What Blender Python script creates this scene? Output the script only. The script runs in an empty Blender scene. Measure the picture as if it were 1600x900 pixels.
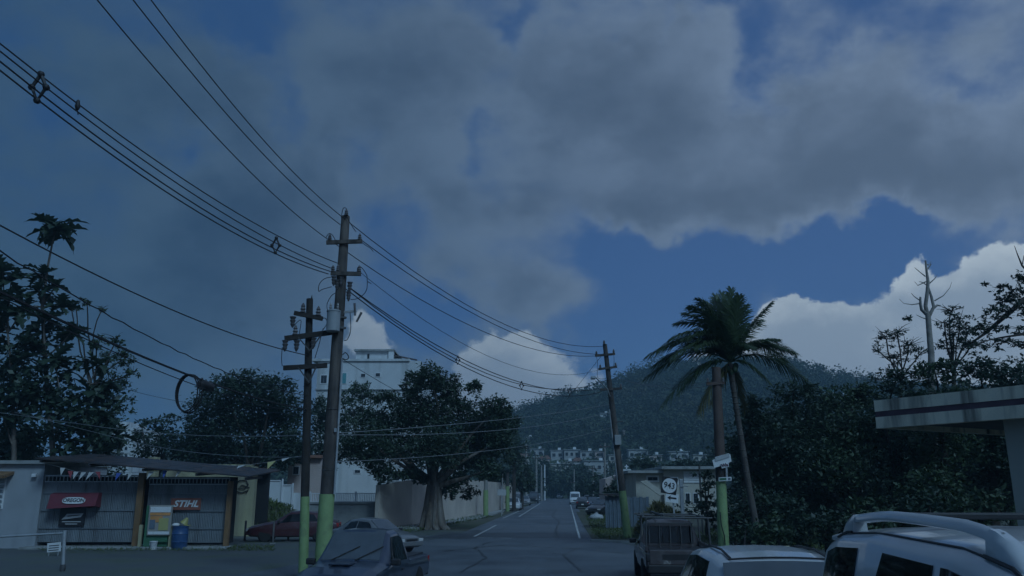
import bpy, bmesh, math, random
import numpy as np
from mathutils import Vector, Matrix

R = math.radians
random.seed(7)
rng = np.random.default_rng(11)
scene = bpy.context.scene
col = scene.collection

# ------------------------------------------------------------------ camera
CAM_H = 2.3
FPX = 1280.0                       # focal length in pixels of a 1600 px wide picture
HORIZON = 766.0
PITCH = math.atan((HORIZON - 450.0) / FPX)
cam_data = bpy.data.cameras.new('camera')
cam_data.sensor_width = 36.0
cam_data.lens = FPX / 1600.0 * 36.0
cam_data.clip_start = 0.05
cam_data.clip_end = 6000.0
camera = bpy.data.objects.new('camera', cam_data)
col.objects.link(camera)
camera.location = (0, 0, CAM_H)
camera.rotation_euler = (math.pi / 2 + PITCH, 0, 0)
scene.camera = camera

def ray(px, py):
    cx, cz = (px - 800.0) / FPX, (450.0 - py) / FPX
    c, s = math.cos(PITCH), math.sin(PITCH)
    return Vector((cx, c - s * cz, s + c * cz))
def at(px, py, Y):                 # the point seen at a pixel, Y metres ahead
    d = ray(px, py); t = Y / d.y
    return Vector((d.x * t, Y, CAM_H + d.z * t))
def atz(px, py, z):                # the point seen at a pixel, at height z
    d = ray(px, py); t = (z - CAM_H) / d.z
    return Vector((d.x * t, d.y * t, z))
def grd(px, py):
    return atz(px, py, 0.0)

# ------------------------------------------------------------------ world, sun, exposure
EXPO = -0.5
SUN_EL, SUN_AZ = R(42), R(150)      # azimuth measured from +Y (ahead) towards +X (right): behind the camera, right
scene.view_settings.view_transform = 'Standard'
scene.view_settings.look = 'None'
scene.view_settings.exposure = EXPO
scene.view_settings.gamma = 1.0
scene.view_settings.use_curve_mapping = False

world = bpy.data.worlds.new('World')
scene.world = world
world.use_nodes = True
def build_sky():
    nt = world.node_tree; N = nt.nodes; L = nt.links
    N.clear()
    out = N.new('ShaderNodeOutputWorld'); bg = N.new('ShaderNodeBackground')
    STR = 0.1
    bg.inputs['Strength'].default_value = STR
    L.new(bg.outputs[0], out.inputs[0])
    K = 1.0 / (STR * 2 ** EXPO)
    def m(op, a, b=None, c=None, clamp=False):
        n = N.new('ShaderNodeMath'); n.operation = op; n.use_clamp = clamp
        for i, v in enumerate((a, b, c)):
            if v is None: continue
            if isinstance(v, (int, float)): n.inputs[i].default_value = v
            else: L.new(v, n.inputs[i])
        return n.outputs[0]
    def mixc(f, a, b, mode='MIX'):
        n = N.new('ShaderNodeMix'); n.data_type = 'RGBA'; n.blend_type = mode
        n.clamp_factor = True
        for s, v in (('Factor', f),):
            if isinstance(v, (int, float)): n.inputs[0].default_value = v
            else: L.new(v, n.inputs[0])
        for i, v in ((6, a), (7, b)):
            if isinstance(v, tuple): n.inputs[i].default_value = (*v, 1)
            else: L.new(v, n.inputs[i])
        return n.outputs[2]
    def sstep(x, lo, hi):
        n = N.new('ShaderNodeMapRange'); n.interpolation_type = 'SMOOTHSTEP'
        L.new(x, n.inputs[0]); n.inputs[1].default_value = lo; n.inputs[2].default_value = hi
        return n.outputs[0]
    tc = N.new('ShaderNodeTexCoord')
    sep = N.new('ShaderNodeSeparateXYZ'); L.new(tc.outputs['Generated'], sep.inputs[0])
    az = m('ARCTAN2', sep.outputs[0], sep.outputs[1])
    el = m('ARCSINE', sep.outputs[2])
    def noise(scale, detail, rough, loc, zs=1.6, dist=0.0):
        mp = N.new('ShaderNodeMapping'); mp.inputs['Scale'].default_value = (1, 1, zs)
        mp.inputs['Location'].default_value = loc
        L.new(tc.outputs['Generated'], mp.inputs[0])
        n = N.new('ShaderNodeTexNoise'); n.inputs['Scale'].default_value = scale
        n.inputs['Detail'].default_value = detail; n.inputs['Roughness'].default_value = rough
        n.inputs['Distortion'].default_value = dist
        L.new(mp.outputs[0], n.inputs[0])
        return n.outputs[0]
    # (azimuth, elevation) plane, torn up by noise so that the cloud masses get ragged edges
    cb = N.new('ShaderNodeCombineXYZ'); L.new(az, cb.inputs[0]); L.new(el, cb.inputs[1])
    def warp(src, scale, amount, detail):
        n = N.new('ShaderNodeTexNoise'); n.inputs['Scale'].default_value = scale
        n.inputs['Detail'].default_value = detail; n.inputs['Roughness'].default_value = .6
        L.new(tc.outputs['Generated'], n.inputs[0])
        v = N.new('ShaderNodeVectorMath'); v.operation = 'MULTIPLY_ADD'
        L.new(n.outputs['Color'], v.inputs[0]); v.inputs[1].default_value = (amount,) * 3
        v.inputs[2].default_value = (-amount * .5,) * 3
        w = N.new('ShaderNodeVectorMath'); w.operation = 'ADD'
        L.new(src, w.inputs[0]); L.new(v.outputs[0], w.inputs[1])
        return w.outputs[0]
    Pw = warp(cb.outputs[0], 7.0, .20, 7)
    Pc = warp(cb.outputs[0], 14.0, .085, 6)
    def blobs(lst, P):
        tot = None
        for (px, py, rx, ry, w) in lst:
            d = ray(px, py); a0 = math.atan2(d.x, d.y); e0 = math.asin(d.z / d.length)
            sx, sy = FPX * math.cos(e0) / rx * 0.95, FPX / ry
            v = N.new('ShaderNodeVectorMath'); v.operation = 'MULTIPLY_ADD'
            L.new(P, v.inputs[0]); v.inputs[1].default_value = (sx, sy, 0); v.inputs[2].default_value = (-a0 * sx, -e0 * sy, 0)
            q = N.new('ShaderNodeVectorMath'); q.operation = 'DOT_PRODUCT'
            L.new(v.outputs[0], q.inputs[0]); L.new(v.outputs[0], q.inputs[1])
            g = m('POWER', 0.36788, q.outputs['Value'])
            tot = m('MULTIPLY', g, w) if tot is None else m('MULTIPLY_ADD', g, w, tot)
        return tot
    clouds = [(1000, 215, 150, 120, .75), (1010, 65, 75, 70, .6), (900, 130, 65, 90, .55), (1100, 160, 80, 80, .5), (1250, 200, 70, 80, .55), (1330, 130, 100, 80, .45), (1450, 200, 130, 80, .5),
              (1260, 300, 240, 52, .85), (1530, 300, 130, 60, .75), (1000, 330, 110, 40, .4), (600, 150, 130, 140, .7), (720, 80, 90, 80, .6), (670, 300, 110, 60, .5), (800, 310, 60, 50, .35),
              (820, 465, 70, 45, .55), (720, 430, 90, 50, .3), (120, 330, 240, 150, .3), (250, 480, 330, 110, .4), (150, 90, 170, 80, .25), (480, 320, 60, 80, .4), (400, 190, 50, 50, .3), (370, 340, 90, 90, .4), (560, 520, 40, 50, .4), (1560, 60, 60, 40, .3), (260, 140, 60, 60, .3)]
    gaps = [(1010, 435, 100, 50, -1.0), (1270, 412, 190, 40, -1.1), (1090, 480, 90, 60, -.6), (1185, 100, 36, 90, -.48), (1090, 15, 60, 34, -.6), (1530, 120, 90, 34, -.6), (1440, 40, 90, 40, -.35), (1330, 30, 40, 40, -.3),
            (762, 235, 24, 46, -.35), (392, 55, 45, 50, -.75), (452, 180, 40, 55, -.75), (308, 235, 26, 40, -.6), (548, 275, 40, 60, -.7), (58, 190, 34, 46, -.55), (605, 395, 50, 55, -.5),
            (690, 505, 80, 36, -.8), (950, 560, 110, 60, -.9), (15, 15, 60, 40, -.4), (808, 40, 18, 50, -.6), (930, 385, 50, 40, -.4), (615, 520, 40, 40, -.4), (1160, 520, 30, 60, -.5), (1420, 370, 50, 16, -.4)]
    n1 = noise(3.4, 6, .55, (3.1, 1.7, .4))
    n2 = noise(11.0, 7, .62, (8.1, 4.7, 2.4))
    base = m('MULTIPLY_ADD', n1, 1.9, m('MULTIPLY_ADD', n2, 1.3, -1.6))
    D = m('ADD', m('ADD', base, blobs(clouds + gaps, Pw)), .16)
    mask = sstep(D, -.36, .56)
    # low sunlit cumulus near the horizon, crisp edged
    cum = [(1245, 515, 48, 46, 1.3), (1320, 535, 60, 44, 1.2), (1445, 482, 50, 48, 1.2), (1575, 450, 60, 62, 1.3), (1505, 480, 50, 46, .9), (1420, 560, 220, 46, 1.3),
           (785, 590, 68, 56, 1.3), (860, 625, 60, 30, .7), (572, 525, 34, 36, .6)]
    C = m('ADD', blobs(cum, Pc), m('MULTIPLY_ADD', n1, .5, m('MULTIPLY_ADD', n2, .7, -.6)))
    # a band of cumulus goes on round the whole horizon
    e1 = m('SUBTRACT', el, .1)
    ring = m('MULTIPLY', m('POWER', .36788, m('MULTIPLY', m('MULTIPLY', e1, e1), 60.0)), .3)
    cc = m('ADD', C, ring)
    cmask = sstep(cc, .46, .62)
    sky = N.new('ShaderNodeTexSky'); sky.sky_type = 'NISHITA'; sky.sun_disc = False
    sky.sun_elevation = SUN_EL; sky.sun_rotation = SUN_AZ
    sky.ozone_density = 6.0; sky.air_density = 1.0; sky.dust_density = 0.3
    skyc = mixc(1.0, sky.outputs[0], (.43, .60, .82), 'MULTIPLY')
    S = lambda r, g, b: (r * K, g * K, b * K)
    # grey cloud: darker bellies, lighter mottled rims; a darkening towards the left is put into all sky colours
    w = sstep(sep.outputs[0], -.62, .52)
    dark = mixc(w, S(.015, .046, .098), S(.088, .132, .200))
    light = mixc(w, S(.037, .084, .148), S(.160, .226, .332))
    core = sstep(m('MULTIPLY_ADD', n2, -2.9, m('MULTIPLY_ADD', n1, .3, D)), -1.25, .2)
    grey = mixc(core, light, dark)
    skyc = mixc(.6, skyc, S(.056, .122, .285))
    skyc = mixc(m('MULTIPLY_ADD', w, -.9, .95), skyc, S(.020, .066, .172))
    c1 = mixc(m('MULTIPLY', mask, .94), skyc, grey)
    lit = sstep(m('MULTIPLY_ADD', n2, .8, m('MULTIPLY_ADD', el, 1.6, m('MULTIPLY', cc, -.12))), .40, .84)
    white = mixc(lit, S(.230, .310, .410), S(.430, .520, .600))
    white = mixc(w, mixc(.45, white, S(.040, .088, .150)), white)
    c2 = mixc(m('MULTIPLY', cmask, m('MULTIPLY_ADD', w, .3, .7)), c1, white)
    L.new(c2, bg.inputs['Color'])
    world.cycles.sampling_method = 'MANUAL'
    world.cycles.sample_map_resolution = 512
build_sky()

sun_data = bpy.data.lights.new('sun', 'SUN')
sun_data.energy = 1.5
sun_data.angle = R(16)
sun_data.color = (0.42, 0.72, 1.0)
sun = bpy.data.objects.new('sun', sun_data)
col.objects.link(sun)
sun_dir = Vector((math.sin(SUN_AZ) * math.cos(SUN_EL), math.cos(SUN_AZ) * math.cos(SUN_EL), math.sin(SUN_EL)))
sun.rotation_euler = sun_dir.to_track_quat('Z', 'Y').to_euler()

scene.cycles.use_adaptive_sampling = True
scene.cycles.adaptive_threshold = 0.02
scene.cycles.adaptive_min_samples = 8
scene.cycles.use_denoising = True
scene.cycles.max_bounces = 6
scene.cycles.diffuse_bounces = 2
scene.cycles.glossy_bounces = 2
scene.cycles.transmission_bounces = 2
scene.cycles.transparent_max_bounces = 4
scene.cycles.caustics_reflective = False
scene.cycles.caustics_refractive = False

# ------------------------------------------------------------------ materials
MATS = {}
def pmat(name, c, rough=.7, metal=0.0, var=.18, scale=3.0, bump=0.0, bscale=40.0, dirt=None, dscale=2.0, streak=False,
         spec=.5, dlo=.45, dhi=.7, island=0.0, trans=0.0, coat=0.0, coords='Object'):
    mt = bpy.data.materials.new(name); mt.use_nodes = True
    nt = mt.node_tree; N = nt.nodes; L = nt.links
    b = N['Principled BSDF']
    b.inputs['Roughness'].default_value = rough; b.inputs['Metallic'].default_value = metal
    b.inputs['Specular IOR Level'].default_value = spec
    if coat: b.inputs['Coat Weight'].default_value = coat; b.inputs['Coat Roughness'].default_value = .06
    tc = N.new('ShaderNodeTexCoord')
    def noise(sc, det=5, z=1.0):
        mp = N.new('ShaderNodeMapping'); mp.inputs['Scale'].default_value = (1, 1, z)
        L.new(tc.outputs[coords], mp.inputs[0])
        n = N.new('ShaderNodeTexNoise'); n.inputs['Scale'].default_value = sc; n.inputs['Detail'].default_value = det
        L.new(mp.outputs[0], n.inputs[0]); return n.outputs[0]
    def mix(f, a, bb):
        n = N.new('ShaderNodeMix'); n.data_type = 'RGBA'
        if isinstance(f, float): n.inputs[0].default_value = f
        else: L.new(f, n.inputs[0])
        for i, v in ((6, a), (7, bb)):
            if isinstance(v, tuple): n.inputs[i].default_value = (*v, 1)
            else: L.new(v, n.inputs[i])
        return n.outputs[2]
    def ramp(x, lo, hi):
        n = N.new('ShaderNodeMapRange'); L.new(x, n.inputs[0]); n.inputs[1].default_value = lo; n.inputs[2].default_value = hi
        return n.outputs[0]
    lo = tuple(v * (1 - var) for v in c); hi = tuple(min(1, v * (1 + var)) for v in c)
    cc = mix(ramp(noise(scale), .3, .7), lo, hi)
    if island:
        g = N.new('ShaderNodeNewGeometry')
        lo2 = tuple(v * (1 - island) for v in (c[0], c[1], c[2] * 1.1)); hi2 = (min(1, c[0] * (1 + island * 1.1)), min(1, c[1] * (1 + island)), c[2])
        cc2 = mix(g.outputs['Random Per Island'], lo2, hi2)
        cc = mix(.5, cc, cc2)
    if dirt:
        cc = mix(ramp(noise(dscale, 6, .12 if streak else 1.0), dlo, dhi), cc, dirt)
    L.new(cc, b.inputs['Base Color'])
    if bump:
        bp = N.new('ShaderNodeBump'); bp.inputs['Strength'].default_value = bump; bp.inputs['Distance'].default_value = .02
        L.new(noise(bscale, 4), bp.inputs['Height']); L.new(bp.outputs[0], b.inputs['Normal'])
    if trans:
        t = N.new('ShaderNodeBsdfTranslucent'); L.new(cc, t.inputs[0])
        ms = N.new('ShaderNodeMixShader'); ms.inputs[0].default_value = trans
        L.new(b.outputs[0], ms.inputs[1]); L.new(t.outputs[0], ms.inputs[2])
        L.new(ms.outputs[0], N['Material Output'].inputs[0])
    MATS[name] = mt
    return mt
def M(n): return MATS[n]

def leafmat(name, c, trans=.25, rough=.55):
    return pmat(name, c, rough=rough, var=.42, scale=.55, island=.32, trans=trans, spec=.5)
pmat('asphalt', (.088, .102, .116), rough=.6, var=.3, scale=.7, bump=.3, bscale=60, dirt=(.14, .155, .168), dscale=.18, dlo=.46, dhi=.66)
pmat('asphalt_lot', (.10, .112, .115), rough=.7, var=.2, scale=.5, bump=.3, bscale=50, dirt=(.09, .11, .075), dscale=.5)
pmat('soil', (.085, .085, .06), rough=.95, var=.3, scale=.4, bump=.5, bscale=8, dirt=(.05, .075, .03), dscale=.12)
pmat('hill_ground', (.045, .065, .03), rough=1, var=.4, scale=.03)
pmat('road_paint', (.62, .64, .62), rough=.6, var=.12, scale=2, dirt=(.2, .21, .21), dscale=4, dlo=.5, dhi=.62)
pmat('concrete', (.34, .35, .34), rough=.85, var=.15, scale=1.2, bump=.15, bscale=30, dirt=(.16, .17, .16), dscale=1.3, dlo=.5, dhi=.75)
pmat('pole_wood', (.068, .060, .056), rough=.9, var=.3, scale=3, bump=.6, bscale=25, dirt=(.17, .14, .12), dscale=5, streak=True)
pmat('pole_dark', (.040, .035, .032), rough=.9, var=.3, scale=3, bump=.5, bscale=25)
pmat('pole_rust', (.115, .082, .070), rough=.9, var=.2, scale=3, bump=.5, bscale=25, dirt=(.10, .065, .05), dscale=4, streak=True)
pmat('pole_grey', (.26, .25, .23), rough=.9, var=.2, scale=1.5, bump=.3, bscale=20)
pmat('lime_paint', (.26, .37, .16), rough=.6, var=.10, scale=3, dirt=(.20, .26, .13), dscale=5, dlo=.5, dhi=.72)
pmat('insulator', (.13, .12, .12), rough=.3, var=.1)
pmat('iron', (.10, .10, .10), rough=.6, metal=.3, var=.2)
pmat('galvanised', (.42, .44, .45), rough=.45, metal=.3, var=.12, dirt=(.25, .22, .20), dscale=4, dlo=.55, dhi=.8)
pmat('transformer_grey', (.34, .36, .37), rough=.5, var=.08, dirt=(.2, .18, .17), dscale=3, streak=True, dlo=.55, dhi=.85)
pmat('wire', (.018, .018, .02), rough=.6, var=.05)
pmat('wire_pale', (.24, .25, .26), rough=.5, var=.05)
pmat('bark', (.13, .105, .085), rough=.95, var=.35, scale=4, bump=.8, bscale=12, dirt=(.26, .23, .20), dscale=3, streak=True)
pmat('bark_dark', (.05, .042, .035), rough=.95, var=.3, scale=4, bump=.5, bscale=14)
pmat('bark_dead', (.30, .27, .24), rough=.9, var=.3, scale=4, bump=.4, bscale=20)
pmat('palm_trunk', (.10, .088, .078), rough=.95, var=.25, scale=2, bump=.5, bscale=18)
leafmat('leaf_ficus', (.056, .092, .062))
leafmat('leaf_dark', (.048, .082, .060))
leafmat('leaf_mid', (.068, .110, .064))
leafmat('leaf_bread', (.045, .078, .056), rough=.5)
leafmat('leaf_palm', (.060, .095, .048), rough=.45)
leafmat('leaf_palm_dry', (.16, .15, .07), rough=.6)
pmat('leaf_hill', (.042, .066, .030), rough=.7, var=.65, scale=.035, island=.35, trans=.1, dirt=(.085, .088, .042), dscale=.02, dlo=.52, dhi=.68)
leafmat('grass', (.095, .13, .045), trans=.2)
pmat('shop_wall', (.35, .37, .39), rough=.85, var=.12, scale=.8, dirt=(.20, .21, .22), dscale=1.2, streak=True, dlo=.5, dhi=.8)
pmat('gate_sheet', (.20, .225, .24), rough=.5, metal=.2, var=.14, scale=1.2, dirt=(.13, .14, .15), dscale=2, streak=True)
pmat('orange_steel', (.22, .13, .065), rough=.6, var=.15, dirt=(.28, .15, .07), dscale=3, dlo=.5, dhi=.8)
pmat('roof_sheet', (.05, .05, .055), rough=.5, metal=.4, var=.2, dirt=(.14, .09, .07), dscale=2)
pmat('yellow_wall', (.42, .39, .24), rough=.9, var=.15, scale=.6, dirt=(.22, .2, .15), dscale=1.3, streak=True)
pmat('beige_wall', (.58, .50, .42), rough=.9, var=.12, scale=.4, dirt=(.44, .38, .33), dscale=.5, dlo=.45, dhi=.9)
pmat('house_pale', (.42, .43, .42), rough=.85, var=.12, scale=.4, dirt=(.30, .30, .29), dscale=.5, dlo=.45, dhi=.85)
pmat('white_wall', (.66, .68, .68), rough=.8, var=.07, scale=.5, dirt=(.38, .39, .38), dscale=.9, streak=True, dlo=.45, dhi=.8)
pmat('cream_wall', (.52, .49, .42), rough=.85, var=.08, scale=.4, dirt=(.38, .35, .28), dscale=.7, streak=True, dlo=.55, dhi=.85)
pmat('pink_wall', (.55, .44, .40), rough=.85, var=.08, scale=.4)
pmat('white_paint', (.74, .75, .75), rough=.55, var=.06, dirt=(.5, .48, .44), dscale=5, dlo=.6, dhi=.85)
pmat('roof_tile', (.28, .15, .11), rough=.9, var=.2, scale=2)
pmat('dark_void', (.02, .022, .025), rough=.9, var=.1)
pmat('window_glass', (.03, .038, .045), rough=.08, var=.1, spec=.8)
pmat('pale_sheen_glass', (.085, .10, .115), rough=.12, var=.15, spec=.8)  # car glass: reflected sky painted in as a paler base colour
pmat('car_glass', (.012, .015, .018), rough=.04, var=.05, spec=.6)
pmat('teal', (.10, .33, .36), rough=.5, var=.1)
pmat('rubber', (.02, .02, .02), rough=.85, var=.1)
pmat('black_plastic', (.025, .025, .027), rough=.55, var=.1)
pmat('rim', (.4, .4, .41), rough=.35, metal=.6, var=.1)
pmat('chrome', (.6, .6, .6), rough=.2, metal=1.0, var=.05)
def carpaint(name, c, rough=.32, dirty=.0):
    d = tuple(v * .75 + .05 for v in c)
    return pmat(name, c, rough=rough, var=.04, scale=1, spec=.5, coat=.7, dirt=d, dscale=3.5, dlo=.5, dhi=.85)
carpaint('paint_silver', (.56, .57, .58)); carpaint('paint_white', (.74, .75, .75)); carpaint('paint_black', (.018, .02, .022))
carpaint('paint_red', (.065, .018, .023)); carpaint('paint_navy', (.03, .045, .075)); carpaint('paint_brown', (.055, .042, .042), rough=.55)
carpaint('paint_dull', (.17, .175, .18)); carpaint('paint_grey', (.22, .225, .23))
pmat('lamp_red', (.35, .03, .03), rough=.2, var=.05); pmat('lamp_clear', (.6, .6, .58), rough=.15, var=.05)
pmat('sign_white', (.74, .75, .74), rough=.5, var=.04, dirt=(.55, .55, .52), dscale=6, dlo=.55, dhi=.85)
pmat('sign_black', (.02, .02, .022), rough=.5, var=.05); pmat('sign_grey', (.45, .46, .46), rough=.5, var=.05)
pmat('sign_red', (.18, .035, .05), rough=.6, var=.1); pmat('sign_orange', (.28, .10, .07), rough=.5, var=.06)
pmat('poster_paper', (.34, .32, .29), rough=.6, var=.05); pmat('poster_orange', (.62, .28, .10), rough=.6, var=.15, scale=4)
pmat('poster_yellow', (.42, .40, .16), rough=.6, var=.1); pmat('green_paint', (.05, .16, .09), rough=.6, var=.15)
pmat('barrel_blue', (.03, .085, .20), rough=.45, var=.1, dirt=(.06, .12, .28), dscale=3, dlo=.55, dhi=.8)
pmat('yellow_plastic', (.38, .35, .13), rough=.5, var=.08); pmat('flag_blue', (.05, .10, .38), rough=.7, var=.05); pmat('flag_red', (.28, .05, .06), rough=.7, var=.05)
pmat('flag_white', (.5, .5, .49), rough=.7, var=.05); pmat('flag_yellow', (.5, .46, .2), rough=.7, var=.05)
pmat('fence_blue', (.13, .17, .21), rough=.6, var=.15, dirt=(.1, .1, .1), dscale=2, streak=True)
pmat('fascia', (.88, .78, .60), rough=.85, var=.1, scale=1.2, dirt=(.16, .145, .125), dscale=2.6, streak=True, dlo=.52, dhi=.72)
pmat('fascia_band', (.13, .075, .095), rough=.7, var=.2)
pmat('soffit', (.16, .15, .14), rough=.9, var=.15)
pmat('chair_cream', (.70, .66, .42), rough=.45, var=.05)
pmat('chair_dark', (.06, .06, .07), rough=.45, var=.05)
pmat('blue_tarp', (.05, .28, .42), rough=.5, var=.1)
pmat('red_light', (.5, .05, .03), rough=.3, var=.05)

# ------------------------------------------------------------------ object helpers
def tag(o, label=None, cat=None, group=None, kind=None):
    if label: o['label'] = label
    if cat: o['category'] = cat
    if group: o['group'] = group
    if kind: o['kind'] = kind
    return o
def thing(name, label, cat, loc=(0, 0, 0), rz=0.0, group=None):
    o = bpy.data.objects.new(name, None); col.objects.link(o)
    o.empty_display_size = .2
    o.location = loc; o.rotation_euler = (0, 0, rz)
    return tag(o, label, cat, group)
def link(name, me, parent=None, mat=None):
    o = bpy.data.objects.new(name, me); col.objects.link(o)
    if parent is not None: o.parent = parent
    if mat is not None and not me.materials: me.materials.append(M(mat))
    return o
def wmat(o):                        # world matrix without a depsgraph update
    m4 = Matrix.LocRotScale(o.location, o.rotation_euler, o.scale)
    return wmat(o.parent) @ m4 if o.parent else m4

class MB:
    """collects shapes, then becomes one mesh object"""
    def __init__(s): s.v = []; s.f = []
    def add(s, vs, fs):
        k = len(s.v); s.v += [tuple(p) for p in vs]; s.f += [tuple(i + k for i in f) for f in fs]; return s
    def box(s, c, d, rot=None):
        x, y, z = d[0] / 2, d[1] / 2, d[2] / 2
        vs = [Vector((a * x, b * y, e * z)) for a in (-1, 1) for b in (-1, 1) for e in (-1, 1)]
        if rot is not None: vs = [rot @ p for p in vs]
        vs = [p + Vector(c) for p in vs]
        return s.add(vs, [(0, 1, 3, 2), (4, 6, 7, 5), (0, 4, 5, 1), (2, 3, 7, 6), (0, 2, 6, 4), (1, 5, 7, 3)])
    def span(s, p0, p1, w, h):      # a bar of section w x h from p0 to p1
        p0, p1 = Vector(p0), Vector(p1); d = (p1 - p0); L = d.length; d.normalize()
        up = Vector((0, 0, 1)) if abs(d.z) < .95 else Vector((0, 1, 0))
        x = d.cross(up).normalized(); u = x.cross(d)
        vs = [p + x * a * w / 2 + u * b * h / 2 for p in (p0, p1) for a, b in ((-1, -1), (1, -1), (1, 1), (-1, 1))]
        return s.add(vs, [(3, 2, 1, 0), (4, 5, 6, 7), (0, 1, 5, 4), (1, 2, 6, 5), (2, 3, 7, 6), (3, 0, 4, 7)])
    def tube(s, pts, rad, n=6, cap=True):
        pts = [Vector(p) for p in pts]
        if not hasattr(rad, '__len__'): rad = [rad] * len(pts)
        vs = []; fs = []; prev = None
        for i, p in enumerate(pts):
            d = (pts[min(i + 1, len(pts) - 1)] - pts[max(i - 1, 0)]).normalized()
            if prev is None:
                a = d.cross(Vector((0, 0, 1)) if abs(d.z) < .9 else Vector((1, 0, 0))).normalized()
            else:
                a = (prev - d * prev.dot(d)).normalized()
            prev = a; b = d.cross(a)
            for k in range(n):
                t = 2 * math.pi * k / n
                vs.append(p + (a * math.cos(t) + b * math.sin(t)) * rad[i])
        for i in range(len(pts) - 1):
            for k in range(n):
                k2 = (k + 1) % n
                fs.append((i * n + k, i * n + k2, (i + 1) * n + k2, (i + 1) * n + k))
        if cap:
            fs.append(tuple(reversed(range(n)))); fs.append(tuple((len(pts) - 1) * n + k for k in range(n)))
        return s.add(vs, fs)
    def lathe(s, prof, c=(0, 0, 0), n=16, axis='Z'):   # prof: (radius, height)
        vs = []; fs = []
        for r, h in prof:
            for k in range(n):
                t = 2 * math.pi * k / n
                p = (r * math.cos(t), r * math.sin(t), h)
                if axis == 'X': p = (p[2], p[0], p[1])
                if axis == 'Y': p = (p[0], p[2], p[1])
                vs.append(Vector(p) + Vector(c))
        for i in range(len(prof) - 1):
            for k in range(n):
                k2 = (k + 1) % n
                fs.append((i * n + k, i * n + k2, (i + 1) * n + k2, (i + 1) * n + k))
        fs.append(tuple(reversed(range(n)))); fs.append(tuple((len(prof) - 1) * n + k for k in range(n)))
        return s.add(vs, fs)
    def prism(s, poly, y0, y1, axis='Y'):   # polygon in (x,z), extruded along y (or other axis)
        n = len(poly); vs = []
        for y in (y0, y1):
            for a, b in poly:
                vs.append((a, y, b) if axis == 'Y' else ((y, a, b) if axis == 'X' else (a, b, y)))
        fs = [tuple(range(n)), tuple(reversed(range(n, 2 * n)))]
        fs += [(i, i + n, (i + 1) % n + n, (i + 1) % n) for i in range(n)]
        return s.add(vs, fs)
    def plate(s, pts, th):          # polygon of 3-D points given thickness along its normal
        pts = [Vector(p) for p in pts]; n = len(pts)
        nr = (pts[1] - pts[0]).cross(pts[2] - pts[1]).normalized()
        vs = [p + nr * th / 2 for p in pts] + [p - nr * th / 2 for p in pts]
        fs = [tuple(range(n)), tuple(reversed(range(n, 2 * n)))] + [(i, i + n, (i + 1) % n + n, (i + 1) % n) for i in range(n)]
        return s.add(vs, fs)
    def grid(s, P, flip=False):     # P[i][j] points
        n, k = len(P), len(P[0]); vs = [p for r in P for p in r]
        fs = [(i * k + j, i * k + j + 1, (i + 1) * k + j + 1, (i + 1) * k + j) for i in range(n - 1) for j in range(k - 1)]
        if flip: fs = [tuple(reversed(f)) for f in fs]
        return s.add(vs, fs)
    def mesh(s, name, mat, smooth=None):
        me = bpy.data.meshes.new(name); me.from_pydata(s.v, [], s.f)
        bm = bmesh.new(); bm.from_mesh(me); bmesh.ops.recalc_face_normals(bm, faces=bm.faces); bm.to_mesh(me); bm.free()
        if mat: me.materials.append(M(mat))
        if smooth is not None:
            me.polygons.foreach_set('use_smooth', [True] * len(me.polygons))
            me.set_sharp_from_angle(angle=R(smooth))
        return me
    def build(s, name, mat, parent=None, world=False, smooth=None, bevel=0.0):
        if world and parent is not None:
            inv = wmat(parent).inverted(); s.v = [tuple(inv @ Vector(p)) for p in s.v]
        o = link(name, s.mesh(name, mat, smooth), parent)
        if bevel:
            b = o.modifiers.new('bevel', 'BEVEL'); b.width = bevel; b.segments = 2; b.limit_method = 'ANGLE'
        return o

def npmesh(name, V, F, mat):        # big meshes: V (n,3), F (m,4) or (m,3)
    me = bpy.data.meshes.new(name); n, k = F.shape
    me.vertices.add(len(V)); me.vertices.foreach_set('co', np.asarray(V, np.float32).ravel())
    me.loops.add(n * k); me.loops.foreach_set('vertex_index', np.asarray(F, np.int32).ravel())
    me.polygons.add(n)
    me.polygons.foreach_set('loop_start', np.arange(0, n * k, k, dtype=np.int32))
    me.update(calc_edges=True); me.validate()
    me.materials.append(M(mat))
    return me

def text_mesh(body, size, name, mat, shear=0.0, bold=0.0, extrude=.004):
    cu = bpy.data.curves.new('lettering', 'FONT'); cu.body = body; cu.size = size; cu.shear = shear; cu.offset = bold
    cu.align_x = 'CENTER'; cu.align_y = 'CENTER'; cu.extrude = extrude; cu.resolution_u = 3
    o = bpy.data.objects.new('lettering', cu); col.objects.link(o)
    dg = bpy.context.evaluated_depsgraph_get()
    me = bpy.data.meshes.new_from_object(o.evaluated_get(dg)); me.name = name
    bpy.data.objects.remove(o); bpy.data.curves.remove(cu)
    me.materials.clear(); me.materials.append(M(mat))
    return me
def lettering(body, size, mat, parent, loc, rot=(math.pi / 2, 0, 0), shear=0.0, bold=0.0, name='lettering', sx=1.0):
    o = link(name, text_mesh(body, size, name, mat, shear, bold), parent)
    o.location = loc; o.rotation_euler = rot; o.scale = (sx, 1, 1)
    return o

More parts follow.
